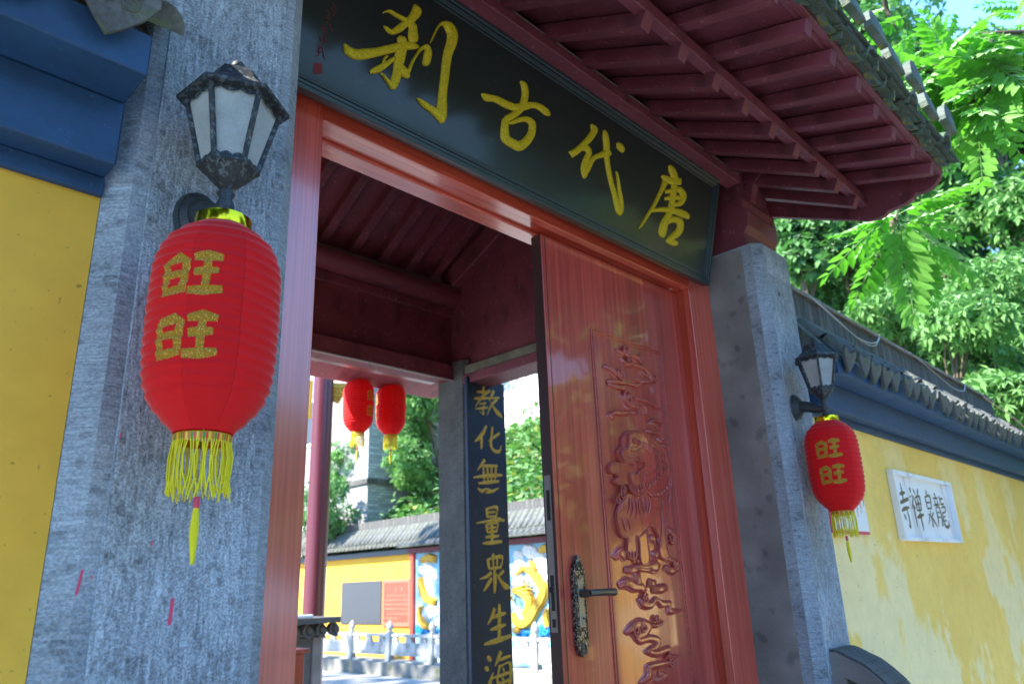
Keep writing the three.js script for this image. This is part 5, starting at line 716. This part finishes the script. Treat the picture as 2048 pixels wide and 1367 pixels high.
// ---------------------------------------------------------------- houses up the slope
{
  const w = thing('brick_house', 'tall pale brick house behind the courtyard hillside', 'house', [15, 0, -20]);
  mesh('wall', box(-2.9, 3, -0.5, 9.5, -4, 4.2), M.brickWall, w);
  mesh('string_course', box(-2.96, 3.06, 3.9, 4.05, -4.06, 4.26), M.ridge, w);
  mesh('roof', extrude([[-3.5, 9.5], [3.5, 9.5], [0, 11.5]], 8.8).translate(0, 0, -4.3), M.tile, w);
  for (const z of [-2.2, 0.4]) { const f = mesh('window', box(-2.95, -2.88, 5.4, 6.9, z, z + 1.1), M.plasterWhite, w); mesh('pane', box(-2.97, -2.94, 5.5, 6.8, z + 0.1, z + 1.0), M.blackBoard, f); }
  const y = thing('yellow_house', 'yellow house with red and gold eaves on top of the ivy slope', 'house', [17.6, 5.4, -12.4]);
  mesh('wall', box(-2.1, 2.4, 0, 2.05, -2.2, 0.55), M.plasterWhite, y); mesh('wall', box(-2.1, 2.4, 0, 2.05, 0.551, 3.4), M.redBoardTrim, y);
  mesh('upper_wall', box(-2.09, 2.4, 2.051, 4.0, -2.2, 0.55), M.roofYellow, y); mesh('upper_wall', box(-2.09, 2.4, 2.051, 4.0, 0.551, 3.4), M.roofRed, y);
  for (let z = -2.1; z < 3.3; z += 0.42) mesh('eave_end', new THREE.CylinderGeometry(0.075, 0.075, 0.3, 10).rotateZ(Math.PI / 2).translate(-2.16, 1.74 + 0.10 * 0, z), M.ridge, y);
  mesh('eave_line', box(-2.2, -2.101, 1.80, 1.86, -2.2, 3.4), M.ridge, y);
  mesh('roof', extrude([[-2.8, 4], [2.8, 4], [0, 5.6]], 6).translate(0, 0, -2.4), M.tile, y);
}
const LV = [[[4.357,3.054,0.539],[4.349,2.863,0.089]],[[4.299,2.944,0.559],[4.39,2.657,0.192]],[[4.296,2.956,0.568],[4.537,2.5,0.462]],[[4.385,3.005,0.563],[4.614,2.933,0.824]],[[4.471,3.037,0.513],[4.717,2.773,0.818]],[[4.551,2.886,0.587],[4.771,2.632,0.544]],[[4.476,3.081,0.619],[4.372,3.066,0.86]],[[4.375,3.434,1.036],[4.516,3.11,0.98]],[[4.463,3.671,0.958],[4.707,3.449,0.779]],[[4.337,3.512,1.073],[4.537,3.246,1.183]],[[4.474,3.84,0.921],[4.734,3.636,0.936]],[[4.514,3.961,0.906],[4.375,3.88,0.628]],[[4.596,3.837,0.943],[4.596,3.749,0.696]],[[4.528,3.769,1.001],[4.55,3.502,0.749]],[[4.466,3.692,1.08],[4.582,3.457,0.87]],[[4.395,3.625,1.134],[4.539,3.377,0.998]],[[4.322,3.556,1.16],[4.332,3.219,1.135]],[[4.311,3.584,1.217],[4.347,3.346,1.242]],[[4.39,3.812,1.045],[4.445,3.617,1.195]],[[4.488,4.012,0.951],[4.64,4.039,1.11]],[[4.527,4.118,0.876],[4.581,4.13,0.682]],[[4.554,4.255,0.865],[4.449,4.169,0.656]],[[4.475,4.355,0.819],[4.5,4.4,0.554]],[[4.484,4.487,0.719],[4.322,4.458,0.518]],[[4.484,4.469,0.653],[4.609,4.304,0.481]],[[4.506,4.307,0.8],[4.524,4.059,0.717]],[[4.63,4.346,0.978],[4.548,4.164,0.82]],[[4.716,4.407,1.026],[4.882,4.341,0.908]],[[4.478,4.064,1.154],[4.478,3.883,1.037]],[[4.449,3.941,1.263],[4.434,3.784,1.132]],[[4.321,3.772,1.302],[4.542,3.681,1.263]],[[4.404,3.816,1.196],[4.538,3.775,1.0]],[[4.848,4.252,1.325],[4.739,4.291,1.222]],[[4.988,4.405,1.344],[5.027,4.575,1.159]],[[4.71,4.099,1.345],[4.71,4.107,1.216]],[[4.439,3.049,0.409],[4.407,3.096,0.168]],[[4.349,3.041,0.482],[4.27,2.87,0.291]],[[4.417,2.942,0.583],[4.565,2.8,0.365]],[[4.427,2.905,0.559],[4.571,2.689,0.557]],[[4.653,2.933,0.637],[4.893,2.74,0.728]],[[4.626,2.995,0.628],[4.706,3.157,0.722]],[[4.666,3.489,0.882],[4.671,3.301,0.76]],[[4.489,3.464,1.178],[4.509,3.317,1.094]],[[4.393,3.443,1.253],[4.357,3.278,1.166]],[[4.625,3.942,0.783],[4.548,3.814,0.634]],[[4.664,3.86,0.726],[4.614,3.655,0.643]],[[4.707,3.808,0.792],[4.729,3.61,0.688]],[[4.674,3.682,0.863],[4.764,3.536,0.723]]];
const BR = [[[4.742,4.048,1.354],[4.608,4.056,1.201],[4.585,4.076,1.104],[4.575,4.072,0.995],[4.567,4.062,0.896],[4.497,3.96,0.796],[4.508,3.911,0.695]],[[4.44,3.776,1.352],[4.396,3.825,1.175],[4.363,3.846,1.006],[4.371,3.889,0.849],[4.373,3.933,0.691]],[[4.454,4.527,0.721],[4.503,4.46,0.715],[4.495,4.308,0.743]],[[4.439,3.894,0.913],[4.485,3.823,0.928],[4.539,3.735,0.937]],[[4.373,3.882,0.832],[4.41,3.844,0.911],[4.409,3.77,0.992]],[[4.608,4.056,1.201],[4.479,3.88,1.161],[4.466,3.692,1.08],[4.562,3.486,0.935],[4.425,3.228,0.704],[4.364,3.044,0.549],[4.355,2.936,0.546]],[[4.405,3.636,1.328],[4.397,3.634,1.209],[4.424,3.56,1.063],[4.425,3.445,1.026]]];
const FT = [[14.55,7.92,-3.91,1.3,1],[17.57,8.82,-4.0,1.6,0],[17.13,7.99,-2.83,1.5,2],[18.57,8.35,-4.99,1.5,2],[21.03,8.23,-4.36,1.8,3],[19.86,9.74,-2.21,1.8,2],[17.99,9.54,-0.61,1.6,1],[15.0,6.05,-0.92,1.1,0],[12.27,4.5,-0.99,0.9,0],[13.42,4.34,-0.69,1.0,0],[14.16,4.59,-1.88,1.1,2],[11.63,3.27,-0.4,0.7,0],[16.31,4.55,-1.71,1.2,3],[21.97,7.44,-5.67,1.6,3],[12.95,5.07,-1.9,0.9,0],[17.2,5.9,-0.58,1.4,1],[17.68,13.44,-2.73,1.7,1],[20.26,13.32,-2.36,1.9,0],[19.56,16.13,-2.4,2.0,0],[22.87,12.6,-2.89,2.0,3],[20.68,13.01,-0.82,1.7,1],[18.02,11.8,0.35,1.5,2],[17.57,8.1,-0.18,1.5,0],[20.79,17.45,-3.77,2.0,1],[24.52,17.69,-3.17,1.3,2],[18.49,10.5,-5.71,1.6,0],[23.88,10.57,-2.34,2.0,3],[23.36,8.85,-6.76,1.7,3],[21.62,9.94,-7.29,1.6,2],[24.84,9.86,-4.29,2.0,3],[24.07,13.92,-4.68,2.0,2],[23.12,12.86,-0.07,1.9,3]];
// ---------------------------------------------------------------- hillside
const hillY = (x, z) => {
  const a = Math.max(0, x - 9) * 0.56 - 0.55, b = 1.55 + (Math.min(x, 17.5) - 11.7) * 0.95 + Math.max(0, x - 17.5) * 0.3, t = ss(-2.5, -5.5, z);
  const bx = x < 11.8 ? -0.65 : b;
  return a * (1 - t) + bx * t + 0.25 * Math.sin(x * 0.9 + z * 0.6) * Math.min(1, Math.max(0, (x - 12) / 4));
};
{
  const nx = 60, nz = 70, pos = [], idx = [];
  for (let j = 0; j <= nz; j++) for (let i = 0; i <= nx; i++) { const z = 12 - j * 60 / nz, x0 = 8.5 + 3.25 * ss(-2.5, -5.0, z), x = x0 + (i / nx) * 42; pos.push(x, hillY(x, z), z); }
  for (let j = 0; j < nz; j++) for (let i = 0; i < nx; i++) { const p = j * (nx + 1) + i; idx.push(p, p + 1, p + nx + 1, p + 1, p + nx + 2, p + nx + 1); }
  const g = new THREE.BufferGeometry(); g.setAttribute('position', new THREE.Float32BufferAttribute(pos, 3)); g.setIndex(idx); g.computeVertexNormals();
  const uv = []; for (let i = 0; i < pos.length; i += 3) uv.push(pos[i], pos[i + 2]); g.setAttribute('uv', new THREE.Float32BufferAttribute(uv, 2));
  struct('hillside', g, M.soil);
}
// ---------------------------------------------------------------- leaves
function leafGeo(w, fold = 0.18, tip = 0.5) {                         // one leaf, base at the origin, one unit long along +x
  const p = [], t = (a, b, c) => p.push(...a, ...b, ...c), A = [0, 0, 0], T = [1, -0.10, 0], L = [0.38, fold * w, w], R = [0.38, fold * w, -w], L2 = [0.74, fold * w * 0.5 - 0.04, w * 0.62], R2 = [0.74, fold * w * 0.5 - 0.04, -w * 0.62], m = [0.40, 0.0, 0], m2 = [0.75, -0.05, 0];
  t(A, L, m); t(m, L, L2); t(m, L2, m2); t(m2, L2, T); t(A, m, R); t(m, R2, R); t(m, m2, R2); t(m2, T, R2);
  return p;
}
function addLeaf(out, base, mat) { const e = mat.elements; for (let i = 0; i < base.length; i += 3) { const x = base[i], y = base[i + 1], z = base[i + 2]; out.push(e[0] * x + e[4] * y + e[8] * z + e[12], e[1] * x + e[5] * y + e[9] * z + e[13], e[2] * x + e[6] * y + e[10] * z + e[14]); } }
const geoOf = (pos) => { const g = new THREE.BufferGeometry(); g.setAttribute('position', new THREE.Float32BufferAttribute(pos, 3)); g.computeVertexNormals(); g.setAttribute('uv', new THREE.Float32BufferAttribute(new Float32Array(pos.length / 3 * 2), 2)); return g; };
const simple = (w) => { const p = [], A = [0, 0, 0], T = [1, -0.14, 0], L = [0.42, 0.1 * w, w], R = [0.42, 0.1 * w, -w]; p.push(...A, ...L, ...T, ...A, ...T, ...R); return p; };
const basis = (dir, roll, s, at) => { const x = dir.clone().normalize(), u = Math.abs(x.y) > 0.95 ? V(1, 0, 0) : V(0, 1, 0), z = x.clone().cross(u).normalize(), y = z.clone().cross(x); const c = Math.cos(roll), q = Math.sin(roll), y2 = y.clone().multiplyScalar(c).addScaledVector(z, q), z2 = z.clone().multiplyScalar(c).addScaledVector(y, -q); return new THREE.Matrix4().makeBasis(x.multiplyScalar(s), y2.multiplyScalar(s), z2.multiplyScalar(s)).setPosition(at); };
const ball = () => { for (;;) { const v = V(rr(-1, 1), rr(-1, 1), rr(-1, 1)); if (v.lengthSq() < 1) return v; } };

// the tree with feather-shaped leaves that hangs over the wall from the street side
{
  const o = thing('feather_leaf_tree', 'tree with long bright green feather-shaped leaves hanging past the tiled eaves', 'tree', [5.75, -0.5, 2.75]);
  const C = V(5.75, -0.5, 2.75);
  mesh('trunk', taperTube([V(0, 0, 0), V(0.06, 1.4, 0.05), V(-0.05, 2.8, -0.1), V(0.05, 4.2, -0.3), V(0.15, 5.4, -0.6)], 0.13, 0.06, 10, 24), M.bark, o);
  for (const b of BR) { const p = b.map((q) => V(...q).sub(C)); mesh('branch', taperTube(p, 0.017, 0.005, 6, p.length * 4), M.twig, o); }
  for (const [i, y0] of [[0, 4.2], [1, 3.9], [6, 3.6]]) { const e = V(...BR[i][0]).sub(C); mesh('limb', taperTube([V(0.0, y0, -0.25), e.clone().multiplyScalar(0.5).add(V(0, y0 * 0.5 + 0.2, 0)), e], 0.045, 0.017, 7, 14), M.bark, o); }
  // three leaf patterns, one unit from base to tip along +x
  const kinds = [7, 8, 9].map((n) => {
    const out = [], lf = leafGeo(0.235);
    for (let i = 0; i <= n; i++) for (const s of [-1, 1]) {
      const t = 0.14 + 0.86 * i / n, y = -0.16 * t * t, L = (0.20 + 0.12 * Math.sin(Math.min(1, t * 1.15) * Math.PI)) * rr(0.9, 1.1);
      if (i === n && s > 0) { addLeaf(out, lf, basis(V(1, -0.3, 0), 0, L * 0.9, V(1, y, 0))); continue; }
      addLeaf(out, lf, basis(V(0.5 + 0.4 * t, -0.28 + rr(-0.14, 0.1), s), s * rr(-0.3, 0.5), L, V(t - 0.02, y, s * 0.006)));
    }
    const st = []; for (let i = 0; i <= 6; i++) st.push(V(i / 6, -0.16 * (i / 6) ** 2, 0));
    return { leaf: geoOf(out), stalk: taperTube(st, 0.008, 0.004, 5, 8) };
  });
  const place = (B, T, k) => {
    const d = T.clone().sub(B), L = d.length(), m = basis(d, rr(-0.5, 0.5), L, B.clone().sub(C));
    const q = mesh('leaf', kinds[k].leaf, M.leafNear, o); q.applyMatrix4(m);
    mesh('stalk', kinds[k].stalk, M.leafBright, q);
  };
  LV.forEach(([b, t], i) => place(V(...b), V(...t), i % 3));
  for (let i = 0; i < 60; i++) {                                      // more leaves along the branches, hanging outwards
    const b = BR[[0, 1, 5, 6, 1, 0, 4][i % 7]], k = Math.floor(rnd() * (b.length - 1)), p = V(...b[k]).lerp(V(...b[k + 1]), rnd());
    const d = V(rr(-1, 1), rr(-0.8, 0.35), rr(-0.7, 0.7)).normalize().multiplyScalar(rr(0.3, 0.5)); place(p, p.clone().add(d), i % 3);
  }
  for (let i = 0; i < 40; i++) { const p = V(rr(5.2, 7.4), rr(3.4, 5.6), rr(1.5, 3.4)), d = V(rr(-1, 1), rr(-0.8, 0.2), rr(-1, 1)).normalize().multiplyScalar(rr(0.35, 0.5)); place(p, p.clone().add(d), i % 3); }
}
// a broadleaf tree: trunk, limbs, and a crown of leaf whorls
const crownLeaf = simple(0.17), crownLeafW = simple(0.30);
function tree(name, label, group, at, base, r, mat, nW, leafL, wide) {
  const o = thing(name, label, 'tree', [base.x, base.y, base.z], group);
  const c = at.clone().sub(base), out = [], lf = wide ? crownLeafW : crownLeaf, limbs = [];
  const subs = []; for (let i = 0; i < 7; i++) { const b = ball(); subs.push({ p: c.clone().add(V(b.x * r * 0.75, b.y * r * 0.6, b.z * r * 0.75)), s: r * rr(0.38, 0.62) }); }
  for (const s of subs) limbs.push(taperTube([c.clone().multiplyScalar(0.6), c.clone().multiplyScalar(0.75).lerp(s.p, 0.4).add(V(rr(-0.1, 0.1), 0.1, rr(-0.1, 0.1))), s.p], 0.012 * r + 0.015, 0.008, 5, 8));
  for (let i = 0; i < nW; i++) {
    const s = subs[i % subs.length], b = ball(), q = b.clone().normalize().multiplyScalar(0.55 + 0.45 * rnd()), p = s.p.clone().add(V(q.x * s.s * 1.1, q.y * s.s * 0.75, q.z * s.s * 1.1)), ax = q.clone().add(V(rr(-0.4, 0.4), 0.5, rr(-0.4, 0.4))).normalize();
    const u = Math.abs(ax.y) > 0.9 ? V(1, 0, 0) : V(0, 1, 0), e1 = ax.clone().cross(u).normalize(), e2 = ax.clone().cross(e1), n = 6 + Math.floor(rnd() * 3), a0 = rnd() * 6.28;
    for (let k = 0; k < n; k++) { const a = a0 + k * 6.283 / n + rr(-0.2, 0.2), d = e1.clone().multiplyScalar(Math.cos(a)).addScaledVector(e2, Math.sin(a)).addScaledVector(ax, rr(-0.1, 0.6)).add(V(0, -0.25, 0)); addLeaf(out, lf, basis(d, rr(-0.5, 0.5), leafL * rr(0.7, 1.15), p)); }
  }
  mesh('trunk', [taperTube([V(0, -0.3, 0), c.clone().multiplyScalar(0.3).add(V(rr(-0.12, 0.12), 0, rr(-0.12, 0.12))), c.clone().multiplyScalar(0.62), c.clone().multiplyScalar(0.95)], 0.05 * r + 0.03, 0.02, 7, 14), ...limbs], M.bark, o);
  mesh('crown', geoOf(out), mat, o);
  return o;
}
{
  const mats = [M.leafBright, M.leafMid, M.leafMid, M.leafDark], L = ['light green broadleaf tree with whorled leaves on the hillside above the wall coping', 'mid green tree on the hillside behind the tiled wall', 'mid green tree on the hillside behind the tiled wall', 'dark green tree deep in the hillside wood'];
  for (const [x, y, z, r, k] of FT) {
    const bx = x + rr(-0.3, 0.5), bz = z + rr(-0.4, 0.4), by = Math.min(hillY(bx, bz), y - 1.0);
    const d = Math.hypot(x, y - 1, z - 1.6);
    tree(['whorl_leaf_tree', 'hillside_tree', 'hillside_tree', 'dark_hillside_tree'][k], L[k], 'trees on the wooded hillside', V(x, y, z), V(bx, by, bz), r, mats[k], d < 17 ? 420 : 520, (d < 17 ? 0.17 : 0.24) * (k === 3 ? 1.1 : 1), k === 1 || k === 3);
  }
  // undergrowth of the wood, one mass
  const pos = [], lf = simple(0.3); for (let i = 0; i < 26000; i++) { const x = rr(9.2, 30), z = rr(-16, 6); if (z < -3.5 && x < 12) continue; const y = hillY(x, z) + Math.pow(rnd(), 1.6) * 1.3; addLeaf(pos, lf, basis(V(rr(-1, 1), rr(-0.5, 0.5), rr(-1, 1)), rr(-0.6, 0.6), rr(0.14, 0.3), V(x, y, z))); }
  const u = mesh('undergrowth', geoOf(pos), M.leafMid); u.userData = { kind: 'stuff', label: 'green undergrowth covering the wooded hillside', category: 'undergrowth' };
  // ivy and creepers on the bank above the courtyard wall
  const iv = [[], [], []], il = simple(0.46); for (let i = 0; i < 30000; i++) { const x = 11.75 + Math.pow(rnd(), 0.8) * 6.0, z = rr(-19, -6.5), k = rnd() < 0.62 ? 0 : rnd() < 0.6 ? 1 : 2, y = hillY(x, z) + rr(0, 0.45); addLeaf(iv[k], il, basis(V(rr(-1.2, 0.4), rr(-0.7, 0.6), rr(-1, 1)), rr(-0.7, 0.7), rr(0.12, 0.26), V(x, y, z))); }
  iv.forEach((p, k) => { const m = mesh('hillside_ivy', geoOf(p), [M.leafBright, M.leafMid, M.leafYellow][k]); m.userData = { kind: 'stuff', label: ['light green ivy leaves covering the bank above the dragon mural', 'darker green ivy leaves on the bank above the dragon mural', 'yellowed ivy leaves on the bank above the dragon mural'][k], category: 'ivy' }; });
  for (const [x, y, z, r, m, l] of [[11.3, 3.2, -16.3, 0.95, M.leafMid, 'bushy shrub overhanging the tiled courtyard wall beside the column'], [12.6, 4.5, -17.2, 1.1, M.leafBright, 'light green shrub in front of the pale brick house'], [13.4, 5.4, -15.2, 0.9, M.leafBright, 'light green shrub on the ivy bank between house and mural'], [14.4, 6.9, -17.0, 1.2, M.leafMid, 'leafy tree beside the pale brick house'], [12.9, 4.4, -14.7, 1.0, M.leafBright, 'bushy light green shrub against the shaded end of the brick house'], [13.3, 6.4, -14.9, 1.1, M.leafBright, 'tall light green shrub against the shaded end of the brick house'], [14.6, 8.6, -15.0, 1.4, M.leafMid, 'high leafy tree at the shaded end of the brick house']]) tree('courtyard_shrub', l, 'shrubs on the bank above the courtyard', V(x, y, z), V(x + 0.9, Math.min(hillY(x + 0.9, z), y - 0.8), z), r, m, 420, 0.2, false);
  // street trees: they shade the street and are mirrored in the lacquered door, jambs and plaque
  for (const [x, y, z, r, m, l, n] of [[7.9, 2.6, 4.4, 1.5, M.leafYellow, 'yellow green street shrub facing the carved door', 700], [10.2, 2.9, 6.6, 1.8, M.leafYellow, 'broad yellow green shrub further along the street', 700], [6.4, 1.6, 7.4, 1.2, M.leafBright, 'low light green street shrub opposite the name plaque', 420], [7.4, 6.0, 6.4, 2.1, M.leafDark, 'dark street tree with a high crown opposite the carved door', 900], [10.8, 6.4, 6.4, 2.3, M.leafDark, 'dark street tree with a high crown opposite the sign wall', 900], [9.2, 0.3, 6.2, 1.0, M.leafDark, 'low dark hedge bush on the street opposite the carved door', 300], [11.4, 0.4, 7.4, 1.1, M.leafDark, 'low dark hedge bush further along the street', 300], [7.4, 0.3, 5.4, 0.9, M.leafDark, 'low dark hedge bush on the street near the gate steps', 300], [3.6, 1.8, 13, 1.7, M.leafDark, 'dark low tree across the street from the gate', 420], [0.4, 1.8, 13.5, 1.8, M.leafDark, 'dark low tree across the street opposite the red-marked pillar', 420], [-0.8, 6.3, 5.0, 2.1, M.leafDark, 'dark street tree spreading over the forecourt before the gate', 600], [-4.6, 5.2, 2.8, 2.3, M.leafDark, 'dark tall street tree beside the saturated yellow wall', 1000], [-7.6, 6.2, 6.2, 2.6, M.leafDark, 'dark tall street tree well along the saturated yellow wall', 1000], [-2.8, 7.0, 6.6, 2.2, M.leafDark, 'dark tall street tree across from the saturated yellow wall', 900]]) tree('street_tree', l, 'trees along the street', V(x, y, z), V(x + 0.2, -0.5, z), r, m, n, 0.36, true);
  for (let i = 0; i < 9; i++) tree('far_street_tree', 'dark tree in the row on the far side of the street', 'row of trees on the far side of the street', V(-9 + i * 4.4 + rr(-0.6, 0.6), rr(3.8, 4.8), 18 + rr(-1, 1)), V(-9 + i * 4.4, -0.5, 18), 3.6, M.leafMid, 560, 0.6, true);
  tree('courtyard_tree', 'dense courtyard tree close behind the left side of the gatehouse', undefined, V(-1.7, 5.0, -4.2), V(-1.6, -0.58, -4.3), 1.9, M.leafMid, 700, 0.36, true);
  tree('courtyard_tree', 'tall courtyard tree shading the railing before the mural', undefined, V(1.4, 8.6, -15.4), V(1.0, -0.58, -15.6), 3.0, M.leafMid, 110, 0.42, true);
}
scene.traverse((m) => { if (m.isMesh) { m.castShadow = m.receiveShadow = true; } });
renderer.render(scene, camera);
